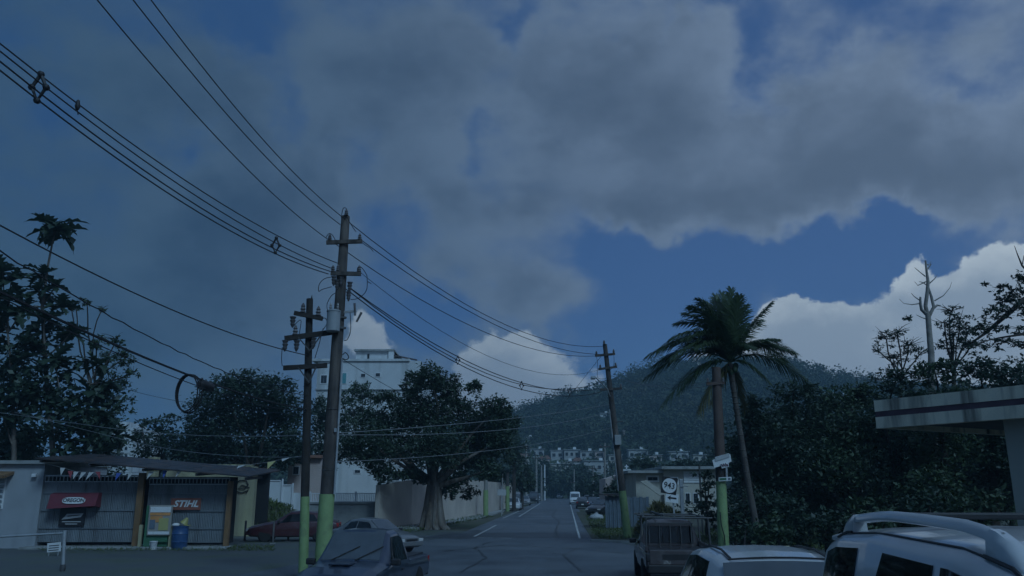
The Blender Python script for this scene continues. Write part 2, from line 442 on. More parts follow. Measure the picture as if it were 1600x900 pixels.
# ------------------------------------------------------------------ foliage helpers
def leaf_quads(P, size, aspect=.5, up=.35, seed=0, droop=0.0, sizevar=.4):
    """one folded diamond leaf at each point"""
    r = np.random.default_rng(seed); n = len(P)
    d = r.normal(size=(n, 3)); d[:, 2] = d[:, 2] * .6 - droop; d /= np.linalg.norm(d, axis=1)[:, None]
    nr = r.normal(size=(n, 3)); nr[:, 2] = np.abs(nr[:, 2]) + up * 2
    nr -= d * (nr * d).sum(1)[:, None]; nr /= np.linalg.norm(nr, axis=1)[:, None]
    w = np.cross(d, nr)
    L = size * (1 + sizevar * r.uniform(-1, 1, n))[:, None]
    a = P; t = P + d * L; mid = P + d * L * .45
    b = mid + w * L * aspect / 2 + nr * L * .06; c = mid - w * L * aspect / 2 + nr * L * .06
    V = np.stack([a, b, t, c], 1).reshape(-1, 3)
    F = np.arange(4 * n).reshape(n, 4)
    return V, F
def ball_points(c, rad, n, r, shell=.45):
    """points through an ellipsoid, denser towards its skin, in twiggy clumps"""
    k = max(1, n // 18)
    u = r.normal(size=(k, 3)); u /= np.linalg.norm(u, axis=1)[:, None]
    rr = shell + (1 - shell) * r.random(k) ** .7
    rr *= 1 + .22 * r.normal(size=k)
    cen = u * rr[:, None]
    idx = r.integers(0, k, n)
    p = cen[idx] + r.normal(size=(n, 3)) * .13
    return np.asarray(c) + p * np.asarray(rad)
def foliage(parent, clumps, size, mat, density=1.0, seed=0, name='crown', aspect=.5, droop=0.0, world=True, kind=None, up=.35):
    r = np.random.default_rng(seed); pts = []
    for c, rad in clumps:
        rad = np.broadcast_to(np.asarray(rad, float), (3,))
        area = 4 * math.pi * (np.prod(rad) ** (2 / 3))
        n = int(density * area / (size * size * aspect) * 2.4)
        pts.append(ball_points(c, rad, max(n, 10), r))
    P = np.concatenate(pts)
    P = P[P[:, 2] > .03]
    if parent is not None and world: P = P - np.asarray(wmat(parent).translation)
    V, F = leaf_quads(P, size, aspect, up, seed + 1, droop)
    o = link(name, npmesh(name, V, F, mat), parent)
    if kind: o['kind'] = kind
    return o
def limb(mb, p0, p1, r0, r1, bend=.12, n=6, seg=6, r=random):
    p0, p1 = Vector(p0), Vector(p1); d = p1 - p0; L = d.length
    off = Vector((r.uniform(-1, 1), r.uniform(-1, 1), r.uniform(-.3, 1))) * L * bend
    pts = []; rad = []
    for i in range(seg + 1):
        t = i / seg
        pts.append(p0 + d * t + off * (4 * t * (1 - t)) * .5 + Vector((r.uniform(-1, 1), r.uniform(-1, 1), 0)) * L * .015 * (0 < i < seg))
        rad.append(r0 + (r1 - r0) * t)
    mb.tube(pts, rad, n)
    return pts

# ------------------------------------------------------------------ the setting: ground, road, hill
def struct(name, mb, mat, smooth=None):
    o = mb.build(name, mat, smooth=smooth); o['kind'] = 'structure'; return o
def sheet(poly, z):
    return MB().add([(p[0], p[1], z) for p in poly], [tuple(range(len(poly)))])
struct('ground', sheet([(-2500, -300), (2500, -300), (2500, 3000), (-2500, 3000)], 0.0), 'soil')
struct('lot_asphalt', sheet([(-30, -20), (26, -20), (26, 12), (14, 38), (6.2, 42), (-6, 52), (-14, 46), (-40, 36)], .004), 'asphalt_lot')

L0, R0 = grd(741, 839), grd(905, 839)
RD = ray(884, 766); RD.z = 0; RD.normalize()          # the way the street runs
RN = Vector((RD.y, -RD.x, 0))                         # to its right
RC = (L0 + R0) / 2
HALF = (R0 - L0).length / 2
def rp(s, t, z=0.0):                                  # point in street coordinates: s along, t to the right
    return RC + RD * s + RN * t + Vector((0, 0, z))
road = MB()
road.grid([[rp(s, t, .008) for t in (-HALF - 1.1, HALF + .9)] for s in (0, 30, 60, 120, 205)])
road.add([rp(0, -HALF - 1.1, .008), rp(0, HALF + .9, .008), rp(-14, HALF + 3.5, .008), rp(-40, HALF + 6.5, .008), rp(-55, HALF + 6.5, .008), rp(-55, -HALF - 6, .008), rp(-24, -HALF - 5, .008), rp(-9, -HALF - 3, .008)],
         [tuple(range(8))])
struct('road', road, 'asphalt')
patch = MB().add([rp(14, -HALF - .6, .012), rp(15.5, HALF + .5, .012), rp(6, HALF + .4, .012), rp(4.5, .8, .012), rp(3.8, -HALF + .3, .012), rp(9, -HALF - .9, .012)], [tuple(range(6))])
pmat('asphalt_patch', (.125, .14, .155), rough=.6, var=.1, scale=.5, bump=.3, bscale=60)
pmat('asphalt_tar', (.06, .068, .078), rough=.55, var=.15, scale=.5, bump=.3, bscale=60)
struct('road_patch', patch, 'asphalt_patch')
tar = MB().add([rp(3.2, -HALF - 1.6, .013), rp(4.2, HALF + .6, .013), rp(-1.0, HALF + 1.2, .013), rp(-1.6, -HALF - 2.8, .013)], [(0, 1, 2, 3)])
struct('road_seam_patch', tar, 'asphalt_tar')
def line(p, q, w, name='road_marking'):
    p, q = Vector(p), Vector(q); d = (q - p).normalized(); n = Vector((d.y, -d.x, 0)) * w / 2
    k = max(2, int((q - p).length / 2)); rows = []
    for i in range(k + 1):
        c = p + (q - p) * (i / k); c.z = .018
        rows.append([c - n * random.uniform(.75, 1.05), c + n * random.uniform(.75, 1.05)])
    struct(name, MB().grid(rows), 'road_paint')
line(L0, grd(775, 821), .13); line(grd(811, 807.5), grd(845, 786), .14); line(grd(786, 810), grd(815, 797), .13); line(R0 - RD * 1.5, grd(890.5, 785), .13)
line(rp(-1.2, -HALF + .25), rp(-1.4, -HALF + 2.0), .16)

pmat('tar', (.035, .037, .04), rough=.5, var=.1)
def crack(pts, w=.035):
    P = []
    for a, b in zip(pts[:-1], pts[1:]):
        n = max(2, int((Vector(b) - Vector(a)).length / .35))
        for i in range(n): P.append(Vector(a).lerp(Vector(b), i / n) + Vector((random.uniform(-.06, .06), random.uniform(-.1, .1), 0)))
    rows = []
    for p in P: k_ = w * random.uniform(.4, 1.2); rows.append([(p.x - k_, p.y, .0215), (p.x + k_, p.y + .01, .0215)])
    struct('road_crack', MB().grid(rows), 'tar')
crack([grd(720, 895), grd(760, 872), grd(742, 856), grd(770, 846)]); crack([grd(872, 840), grd(868, 828), grd(874, 816), grd(862, 806), grd(870, 796)]); crack([grd(905, 892), grd(880, 868), grd(905, 856)])
crack([grd(690, 862), grd(790, 852), grd(900, 858), grd(985, 866)], .06)
# kerbs and pavements
def kerb(name, pts, w, h, mat='concrete'):
    pts = [Vector(p) for p in pts]; mb = MB()
    for a, b in zip(pts[:-1], pts[1:]):
        d = (b - a).normalized(); n = Vector((d.y, -d.x, 0)) * w
        mb.prism([(0, 0)], 0, 0) if False else mb.add([a, b, b + n, a + n, a + Vector((0, 0, h)), b + Vector((0, 0, h)), b + n + Vector((0, 0, h)), a + n + Vector((0, 0, h))],
               [(4, 5, 6, 7), (0, 4, 7, 3), (1, 2, 6, 5), (0, 1, 5, 4), (2, 3, 7, 6)])
    return struct(name, mb, mat)
kerb('pavement', [grd(648, 829), grd(757, 810), grd(806, 793), grd(838, 783)], -1.5, .13)
kerb('kerb', [grd(925, 846), grd(1010, 850)], .18, .10)
verge = sheet([grd(900, 800), grd(908, 815), grd(926, 845), grd(1012, 848), grd(1120, 852), grd(1110, 815), grd(985, 800)], .03)
struct('verge', verge, 'soil')

# the hill
SKY = [(300, 700), (560, 690), (700, 665), (800, 640), (850, 624), (900, 610), (930, 604), (950, 596), (990, 579), (1030, 566), (1080, 558), (1140, 553), (1200, 557), (1240, 563), (1290, 578), (1330, 586), (1380, 592), (1450, 597), (1600, 612), (1800, 640), (2100, 680)]
RIDGE = 480.0
hx = np.array([at(p[0], p[1], RIDGE).x for p in SKY]); hz = np.array([at(p[0], p[1], RIDGE).z for p in SKY]) - 4.5
def hill_h(x, y):
    xr = np.asarray(x) * RIDGE / np.maximum(np.asarray(y), 50.0)
    t = np.clip((np.asarray(y) - 252.0) / (RIDGE - 252.0), 0, 2.2)
    s = np.where(t < 1, t ** 1.15, 1 - .55 * np.clip(t - 1, 0, 1.2))
    nz = 2.2 * np.sin(np.asarray(x) * .045 + np.asarray(y) * .021) * np.sin(np.asarray(y) * .05 + 1.3) * np.clip(t * 3, 0, 1) * np.clip(3 - 3 * t, 0, 1)
    return np.interp(xr, hx, hz) * s + nz
yy = np.linspace(250, 640, 60); uu = np.linspace(-.75, 1.05, 120)
U, Yg = np.meshgrid(uu, yy, indexing='ij'); X = U * Yg
Z = hill_h(X, Yg) - .3
V = np.stack([X, Yg, Z], -1).reshape(-1, 3)
a, b = np.meshgrid(np.arange(119), np.arange(59), indexing='ij'); i0 = (a * 60 + b).ravel()
hill = link('hill', npmesh('hill', V, np.stack([i0, i0 + 60, i0 + 61, i0 + 1], 1), 'hill_ground')); hill['kind'] = 'structure'

def on_hill(px, py):
    d = ray(px, py)
    for Y in np.arange(255, 520, 1.5):
        t = Y / d.y
        if CAM_H + d.z * t <= float(hill_h(d.x * t, Y)): break
    return Vector((d.x * Y / d.y, Y, CAM_H + d.z * Y / d.y))

HOUSES = []   # keep-out list for the wood
def hill_house(px0, px1, py0, py1, mat, label, nwin=3, roof='slab', Y=None):
    base = on_hill((px0 + px1) / 2, py1) if Y is None else at((px0 + px1) / 2, py1, Y)
    k = base.y / FPX; w = (px1 - px0) * k; h = (py1 - py0) * k * 1.03; dep = min(9.0, max(5.0, w * .6))
    t = thing('hillside_house' if Y is None else 'house', label, 'house', (base.x, base.y, base.z), 0, 'houses up the hill')
    HOUSES.append((base.x, base.y, w / 2))
    MB().box((0, dep / 2, h / 2 - 1.5), (w, dep, h + 3)).build('wall', mat, t)
    if roof == 'slab':
        rf = MB().box((0, dep / 2, h + .13), (w + .8, dep + .8, .26)).build('roof', 'concrete', t)
        MB().box((w * .22, dep * .6, h + .75), (1.2, 1.2, 1.0)).build('water_tank', 'white_paint', rf)
    else:
        rf = MB().prism([(-w / 2 - .4, h), (w / 2 + .4, h), (w / 2 - w * .2, h + 1.3), (-w / 2 + w * .2, h + 1.3)], -.4, dep + .4).build('roof', roof, t)
    nf = 2 if h > 4.6 else 1
    for f in range(nf):
        for i in range(nwin):
            x = -w / 2 + w * (i + .5) / nwin; zc = h * (f + .52) / nf; ww = min(1.5, w / nwin * .5); wh = min(1.3, h / nf * .42)
            wn = MB().box((x, -.03, zc), (ww, .10, wh)).build('window', 'dark_void', t)
            MB().box((x, -.07, zc - wh / 2 - .08), (ww + .3, .2, .12)).build('sill', 'white_paint', wn)
    if nf == 1: MB().box((w * .5 - .8, -.025, 1.0), (.9, .08, 2.0)).build('door', 'dark_void', t)
    else: MB().box((0, -.5, h / 2), (w * .7, 1.0, .2)).build('balcony', 'concrete', t)
    return t
hh = [(797, 818, 665, 676, 'white_wall', 'small white hillside house high above the street, left of the others', 2),
      (829, 850, 703, 716, 'white_wall', 'white flat-roofed house behind a tall street pole on the hill', 2),
      (807, 827, 715, 730, 'cream_wall', 'cream hillside house close to the big tree crown', 2),
      (861, 880, 705, 719, 'white_wall', 'white two-storey hill house above the road end, second from left', 2),
      (882, 905, 704, 717, 'white_wall', 'wide white hill house directly above the road end', 3),
      (907, 929, 706, 717, 'white_wall', 'low white hill house with a pale roof left of the leaning pole', 2),
      (897, 909, 722, 737, 'white_wall', 'narrow white house below the hill row, left of the big white block', 1),
      (913, 951, 722, 741, 'white_wall', 'big white two-storey block with dark windows beside the leaning pole', 4),
      (862, 878, 726, 738, 'cream_wall', 'small cream house low on the slope above the crest of the road', 2),
      (983, 1013, 704, 720, 'white_wall', 'white house on the slope right of the leaning pole', 3),
      (1047, 1076, 707, 720, 'white_wall', 'white house half hidden by trees above the route sign', 2),
      (1304, 1332, 617, 626, 'white_wall', 'white house high on the ridge above the tree wall', 2)]
hh += [(842, 860, 718, 730, 'pink_wall', 'small pinkish house low on the slope behind the paired poles', 2), (880, 896, 722, 732, 'cream_wall', 'low cream house below the wide white hill house', 2), (930, 944, 706, 716, 'pink_wall', 'pinkish hill house touching the leaning pole', 1),
       (952, 972, 712, 722, 'cream_wall', 'cream hill house just right of the leaning pole', 2), (1014, 1034, 712, 722, 'pink_wall', 'pinkish hill house right of the white one above the chapel', 2), (1084, 1104, 712, 722, 'cream_wall', 'cream hill house left of the red-brown pole', 2), (820, 832, 684, 690, 'cream_wall', 'lone cream house above the left hill houses', 1)]
for a_ in hh: hill_house(a_[0], a_[1], a_[2], a_[3], 'house_pale' if a_[4] == 'white_wall' else a_[4], a_[5], a_[6], roof='slab' if len(a_[5]) % 3 else 'roof_tile')
hill_house(1289, 1304, 612, 622, 'cream_wall', 'ridge house with a turquoise roof beside the white one', 1, roof='teal')
hill_house(938, 952, 646, 652, 'white_wall', 'tiny white house halfway up the hill behind the leaning pole', 1)

# the wood on the hill: one mass
def wood():
    r = np.random.default_rng(5); n = 5200
    Y = 256 + (r.random(n) ** .8) * 235; u = r.uniform(-.42, .78, n); x = u * Y
    z = hill_h(x, Y); ok = np.ones(n, bool)
    for (hx_, hy_, hw_) in HOUSES:
        k = hx_ / hy_
        ok &= ~((np.abs(x - k * Y) < hw_ + 1.5) & (Y < hy_ + 4) & (Y > hy_ - 24))
    x, Y, z = x[ok], Y[ok], z[ok]; n = len(x)
    rad = r.uniform(1.6, 5.2, n) * np.where(r.random(n) < .12, 1.5, 1)
    per = 80
    u3 = r.normal(size=(n, per, 3)); u3 /= np.linalg.norm(u3, axis=2)[..., None]
    u3[..., 2] = np.abs(u3[..., 2]) * 1.2 - .25
    rr = rad[:, None, None] * (.75 + .35 * r.random((n, per, 1)))
    P = np.stack([x, Y, z + rad * .55], 1)[:, None, :] + u3 * rr
    V, F = leaf_quads(P.reshape(-1, 3), 1.25, .75, .5, 3)
    o = link('hill_wood', npmesh('hill_wood', V, F, 'leaf_hill'))
    tag(o, 'dense green wood covering the hill behind the street', 'wood', kind='stuff')
wood()

# ------------------------------------------------------------------ poles and lines
def project(p):
    p = Vector(p) - Vector((0, 0, CAM_H)); c, s = math.cos(PITCH), math.sin(PITCH)
    f = p.y * c + p.z * s; u = -p.y * s + p.z * c
    return 800 + FPX * p.x / f, 450 - FPX * u / f
def axis_point(b, t, py, Y):
    k = (py - b[1]) / (t[1] - b[1]); return at(b[0] + (t[0] - b[0]) * k, py, Y)
def bell(mb, p, h=.16, r=.055, down=False):
    s = -1 if down else 1
    prof = [(.014, 0), (r, .02), (r * .55, h * .3), (r * .9, h * .36), (r * .5, h * .6), (r * .75, h * .66), (r * .3, h * .92), (.012, h)]
    prof = [(a, b * s) for a, b in prof]
    mb.lathe(prof if not down else prof, p, 8)
def wire(p, q, sag, label, r=.012, mat='wire', ext=0.0, name='power_line', group=None, n=18, wob=0.0):
    p, q = Vector(p), Vector(q); pts = []
    for i in range(n + 1):
        t = i / n; c = p + (q - p) * t; c.z -= sag * 4 * t * (1 - t)
        if wob: c.z += wob * math.sin(i * 2.7)
        pts.append(c)
    if ext:
        d = (pts[-1] - pts[-2]).normalized()
        pts.append(pts[-1] + d * ext)
    o = MB().tube(pts, r * .82, 5).build(name, mat, smooth=60)
    tag(o, label, 'cable', group)
    return pts
def on_wire(pts, px):
    best = None
    for a, b in zip(pts[:-1], pts[1:]):
        for k in range(12):
            c = a + (b - a) * (k / 12)
            if c.y < .5: continue
            x, _ = project(c)
            if best is None or abs(x - px) < best[0]: best = (abs(x - px), c.copy())
    return best[1]

# --- the big pole on the left
Y1 = 23.0
b1, t1 = (503, 893), (540, 338)
P1 = thing('utility_pole', 'tall weathered wooden power pole with lime green base behind the dark pickup', 'utility pole', at(503, 893, Y1))
a1 = lambda py: axis_point(b1, t1, py, Y1)
base = Vector((a1(893).x, Y1, -.1))
MB().tube([base, a1(700), a1(520), a1(338)], [.205, .185, .165, .125], 12).build('pole', 'pole_wood', P1, True, smooth=50)
MB().tube([Vector((base.x, Y1, 0)), a1(860), a1(815), a1(772)], [.214, .212, .208, .206], 14, cap=False).build('painted_band', 'lime_paint', P1, True, smooth=50)
def crossarm(parent, pa, pb, Y, mat='pole_wood', w=.09, h=.11, dy=-.16, name='crossarm'):
    p, q = at(*pa, Y + dy), at(*pb, Y + dy); MB().span(p, q, w, h).build(name, mat, parent, True); return p, q
crossarm(P1, (510, 379), (566, 377), Y1); crossarm(P1, (517, 427), (564, 428), Y1)
crossarm(P1, (538, 488), (557, 486), Y1, h=.06, w=.05, mat='galvanised')
def pin(parent, px, py, Y, down=False, h=.2, r=.07):
    mb = MB(); bell(mb, at(px, py, Y - .16), h, r, down); mb.build('insulator', 'insulator', parent, True, smooth=40)
for px, py in ((515, 376), (562, 375), (541, 337), (520, 425), (561, 425), (528, 424)): pin(P1, px, py, Y1)
for px, py in ((522, 431), (527, 437), (533, 432), (547, 440), (545, 455)): pin(P1, px, py, Y1, True, .3, .085)
# transformer
tc_ = at(521, 502, Y1 - .32)
tr = MB().lathe([(.17, -.30), (.19, -.28), (.19, .26), (.205, .27), (.205, .30), (.10, .34)], tc_, 16).build('transformer', 'transformer_grey', P1, True, smooth=40)
mb = MB()
for dx in (-.1, .1): bell(mb, tc_ + Vector((dx, 0, .31)), .22, .05)
inv = wmat(P1).inverted()
o = mb.build('bushing', 'insulator', tr, True, smooth=40)
for dz in (.15, -.15): MB().span(tc_ + Vector((.1, .1, dz)), tc_ + Vector((.3, .25, dz)), .08, .06).build('bracket', 'iron', P1, True)
# fuse cut-outs on the right
for (xa, ya, xb, yb) in ((554, 474, 555, 493), (565, 488, 557, 503)):
    MB().tube([at(xa, ya, Y1 - .2), at(xb, yb, Y1 - .2)], [.035, .03], 8).build('fuse_cutout', 'insulator', P1, True, smooth=40)
def jumper(parent, pix, Y, r=.011, name='jumper_wire'):
    pts = [at(px, py, Y - .18) for px, py in pix]
    sm = []
    for i in range(len(pts) - 1):
        p0, p1_, p2, p3 = pts[max(i - 1, 0)], pts[i], pts[i + 1], pts[min(i + 2, len(pts) - 1)]
        for k in range(5):
            t = k / 5
            sm.append(.5 * ((2 * p1_) + (p2 - p0) * t + (2 * p0 - 5 * p1_ + 4 * p2 - p3) * t * t + (3 * p1_ - p0 - 3 * p2 + p3) * t ** 3))
    sm.append(pts[-1])
    MB().tube(sm, r, 5).build(name, 'wire', parent, True, smooth=60)
jumper(P1, [(533, 341), (536, 326), (541, 326), (541, 336), (548, 350), (556, 362)], Y1)
jumper(P1, [(509, 372), (514, 365), (520, 368), (524, 376)], Y1)
jumper(P1, [(562, 376), (571, 383), (579, 388), (583, 393)], Y1)
jumper(P1, [(558, 428), (559, 418), (565, 418), (573, 430), (574, 439), (580, 443)], Y1)
jumper(P1, [(574, 440), (572, 455), (560, 466), (548, 468)], Y1)
jumper(P1, [(524, 432), (508, 435), (499, 444), (498, 455), (504, 452), (518, 448)], Y1)
jumper(P1, [(512, 488), (511, 475), (518, 462), (524, 458)], Y1); jumper(P1, [(547, 488), (548, 515), (543, 530), (538, 532)], Y1)
jumper(P1, [(505, 513), (498, 540), (492, 560)], Y1)
jumper(P1, [(535, 555), (540, 551), (545, 558), (541, 562), (535, 560)], Y1, .014)
MB().tube([a1(560) + Vector((.20, -.12, 0)), a1(700) + Vector((.215, -.12, 0)), a1(772) + Vector((.225, -.13, 0))], .03, 6).build('conduit', 'galvanised', P1, True, smooth=50)
for py in (640, 735):
    c = a1(py); MB().tube([c + Vector((math.cos(t_) * .19, math.sin(t_) * .19, 0)) for t_ in np.linspace(0, 6.28, 14)], .010, 4).build('strap', 'iron', P1, True)
MB().box(at(524, 672, Y1 - .19), (.07, .02, .10)).build('tag_plate', 'galvanised', P1, True)

# --- the second, dark pole beside it
Y2 = 23.2
b2, t2 = (474, 892), (484, 467)
P2 = thing('utility_pole', 'dark thinner power pole with sagging crossarms left of the tall weathered pole', 'utility pole', at(474, 892, Y2))
a2 = lambda py: axis_point(b2, t2, py, Y2)
base2 = Vector((a2(892).x, Y2, -.1))
MB().tube([base2, a2(700), a2(467)], [.125, .115, .095], 10).build('pole', 'pole_dark', P2, True, smooth=50)
MB().tube([Vector((base2.x, Y2, 0)), a2(830), a2(776)], [.134, .13, .127], 12, cap=False).build('painted_band', 'lime_paint', P2, True, smooth=50)
MB().tube([a2(470) + Vector((.05, 0, 0)), a2(461) + Vector((.06, 0, 0))], [.04, .005], 5).build('splinter', 'pole_dark', P2, True)
for pa, pb, h in (((460, 489), (504, 498), .12), ((445, 529), (520, 519), .14), ((443, 575), (511, 571), .13)):
    crossarm(P2, pa, pb, Y2, 'pole_dark', .1, h)
for a_, b_ in (((484, 548), (466, 527)), ((484, 548), (503, 522)), ((483, 598), (466, 574)), ((483, 598), (494, 573))):
    MB().span(at(*a_, Y2 - .2), at(*b_, Y2 - .2), .04, .03).build('brace', 'iron', P2, True)
for px, py in ((473, 489), (461, 524), (497, 494)): pin(P2, px, py, Y2, False, .3, .09)
for px, py in ((458, 494), (446, 531), (464, 531), (490, 527)): pin(P2, px, py, Y2, True, .34, .1)
jumper(P2, [(458, 510), (470, 500), (468, 520), (464, 540)], Y2); jumper(P2, [(441, 543), (440, 560), (441, 572)], Y2)
jumper(P2, [(500, 500), (508, 497), (511, 505), (505, 515)], Y2)

# --- the leaning pole on the right side of the street
b3, t3 = (981, 841), (945, 538)
g3 = grd(981, 841); Y3 = g3.y
P3 = thing('utility_pole', 'leaning wooden power pole with lime green base on the right roadside', 'utility pole', g3)
a3 = lambda py: axis_point(b3, t3, py, Y3)
MB().tube([a3(845), a3(700), a3(538)], [.19, .165, .115], 10).build('pole', 'pole_wood', P3, True, smooth=50)
def band(parent, af, y0, y1, r, mat='lime_paint', n=12):
    MB().tube([af(y0), af((y0 + y1) / 2), af(y1)], [r + .006, r, r - .006], n, cap=False).build('painted_band', mat, parent, True, smooth=50)
band(P3, a3, 841, 767, .196)
for pa, pb in (((930, 556), (961, 553)), ((935, 577), (964, 573)), ((938, 609), (972, 607))): crossarm(P3, pa, pb, Y3, 'pole_wood', .1, .11)
for px, py in ((932, 555), (959, 552), (944, 538), (938, 576), (962, 573), (970, 606)): pin(P3, px, py, Y3, False, .22, .08)
jumper(P3, [(932, 556), (934, 572), (934, 590), (946, 592)], Y3); jumper(P3, [(959, 553), (959, 570), (952, 580)], Y3)
tb = a3(688) + Vector((.05, -.25, 0))
MB().box(tb, (.32, .25, .5)).build('meter_box', 'transformer_grey', P3, True, bevel=.02)
MB().tube([a3(640) + Vector((-.17, -.1, 0)), a3(767) + Vector((-.2, -.12, 0))], .03, 6).build('conduit', 'galvanised', P3, True)
MB().span(a3(660) + Vector((.1, -.15, 0)), a3(660) + Vector((.45, -.15, .05)), .05, .05).build('bracket', 'iron', P3, True)
mb = MB(); bell(mb, a3(672) + Vector((.42, -.15, 0)), .3, .1, True); mb.build('service_fuse', 'galvanised', P3, True)
lb = MB().tube([a3(625), a3(618) + Vector((-.2, -.3, .3)), a3(600) + Vector((-.8, -1.0, .2))], .03, 6).build('lamp_arm', 'galvanised', P3, True)
MB().box(a3(600) + Vector((-.95, -1.15, .16)), (.22, .5, .10)).build('lamp_head', 'galvanised', lb, False) if False else MB().box(a3(600) + Vector((-.95, -1.15, .16)), (.22, .5, .10)).build('lamp_head', 'galvanised', P3, True)

# --- the pole whose top disappears in the palm
b4, t4 = (1131, 856), (1119, 574)
g4 = Vector((at(1131, 856, 31.5).x, 31.5, 0)); Y4 = 31.5
P4 = thing('utility_pole', 'reddish wooden pole rising into the palm crown, white signs nailed above its lime green base', 'utility pole', g4)
a4 = lambda py: axis_point(b4, t4, py, Y4)
MB().tube([a4(862), a4(712)], [.195, .19], 10).build('lower_pole', 'pole_dark', P4, True, smooth=50)
MB().tube([a4(713), a4(640), a4(574)], [.192, .18, .165], 10).build('pole', 'pole_rust', P4, True, smooth=50)
band(P4, a4, 858, 752, .200)
def board(parent, corners, Y, mat, name, th=.02):
    MB().plate([at(px, py, Y) for px, py in corners], th).build(name, mat, parent, True)
board(P4, [(1113, 719), (1126, 712), (1141, 710), (1143, 721), (1130, 727), (1116, 731)], Y4 - .24, 'sign_white', 'notice_board')
board(P4, [(1117, 714), (1139, 708), (1140, 714), (1118, 721)], Y4 - .27, 'sign_grey', 'notice_board')
board(P4, [(1126, 725), (1138, 722), (1139, 729), (1128, 732)], Y4 - .28, 'sign_white', 'notice_board')
lt = lettering('Wa', .17, 'fascia_band', P4, tuple(at(1132.5, 727, Y4 - .30) - g4), (math.pi / 2, -.2, 0), bold=.008)
board(P4, [(1123, 746), (1143, 745), (1143, 751), (1123, 752)], Y4 - .28, 'sign_white', 'street_name_plate')
board(P4, [(1124, 747), (1135, 746.4), (1135, 750), (1124, 750.6)], Y4 - .295, 'green_paint', 'plate_field', .006)
board(P4, [(1137.5, 746.8), (1141.5, 746.6), (1141.5, 749.8), (1137.5, 750)], Y4 - .295, 'fence_blue', 'plate_field', .006)
MB().span(at(1135, 730, Y4 - .26), at(1136, 746, Y4 - .26), .06, .02).build('sign_strap', 'galvanised', P4, True)
MB().tube([at(1125, 800, Y4 - .25), at(1127, 820, Y4 - .27), at(1132, 838, Y4 - .27), at(1133, 852, Y4 - .25)], .02, 6).build('conduit', 'wire', P4, True)
crossarm(P4, (1104, 600), (1132, 598), Y4, 'pole_rust')
for px in (1106, 1130): pin(P4, px, 598, Y4, False, .2, .07)

# --- primary lines overhead, coming over the camera to the tall pole
pl = 'primary lines over the street'
wire(at(541, 344, Y1), atz(236, 0, at(541, 344, Y1).z + .2), .3, 'topmost of the three wires climbing to the upper left from the tall pole top', .014, ext=14, group=pl)
wire(at(533, 352, Y1), atz(208, 0, at(533, 352, Y1).z + .2), .3, 'middle of the three wires climbing to the upper left from the tall pole top', .014, ext=14, group=pl)
wire(at(515, 376, Y1), atz(152, 0, at(515, 376, Y1).z + .2), .3, 'lowest of the three wires climbing to the upper left from the tall pole crossarm', .014, ext=14, group=pl)
sl = 'spacer cables left of the tall pole'
zc = at(524, 414, Y1).z
c1 = wire(at(527, 411, Y1), atz(0, 68, zc + .1), .35, 'top cable of the spaced bundle running off the left edge', .015, ext=8, group=sl)
c2 = wire(at(520, 420, Y1), atz(0, 80, zc - .1), .35, 'second cable of the spaced bundle running off the left edge', .015, ext=8, group=sl)
c3 = wire(at(516, 424, Y1), atz(0, 96, zc - .2), .4, 'third cable of the spaced bundle running off the left edge', .017, ext=8, group=sl)
c4 = wire(at(513, 428, Y1), atz(0, 110, zc - .35), .4, 'lowest cable of the spaced bundle running off the left edge', .017, ext=8, group=sl)
def spacer(p, s, label):
    t = thing('cable_spacer', label, 'cable spacer', p, 0, 'spacers on the cables')
    k = s
    MB().tube([(0, 0, k), (-.5 * k, 0, 0), (0, 0, -k), (.5 * k, 0, 0), (0, 0, k)], .13 * k, 6).build('spacer_frame', 'black_plastic', t)
    for q in ((0, 0, k), (-.5 * k, 0, 0), (.5 * k, 0, 0), (0, 0, -k)):
        MB().lathe([(.05 * k, -.22 * k), (.2 * k, -.15 * k), (.24 * k, 0), (.2 * k, .15 * k), (.05 * k, .22 * k)], q, 8, 'Y').build('clamp', 'black_plastic', t)
def mid(ws, px):
    s = Vector()
    for w in ws: s += on_wire(w, px)
    return s / len(ws)
def spacer_on(ws, px, label, scale=1.0):
    p = mid(ws, px); q = [on_wire(w, px) for w in ws]; zs = [v.z for v in q]
    spacer(p, max(.08, (max(zs) - min(zs)) / 2) * scale, label)
spacer_on([c1, c2, c3, c4], 62, 'black diamond spacer on the cable bundle near the upper left corner')
spacer_on([c1, c2, c3, c4], 431, 'black diamond spacer on the cable bundle just left of the tall pole')
pb = on_wire(c2, 121)
tb_ = thing('perched_bird', 'small dark bird sitting on a cable near the upper left corner', 'bird', pb)
MB().lathe([(.005, -.09), (.03, -.05), (.045, 0), (.035, .05), (.028, .07), (.03, .09), (.012, .115)], (0, 0, .09), 10).build('body', 'black_plastic', tb_, smooth=60)
MB().plate([(0, .01, .03), (.012, .05, -.04), (-.012, .05, -.04)], .006).build('tail', 'black_plastic', tb_)

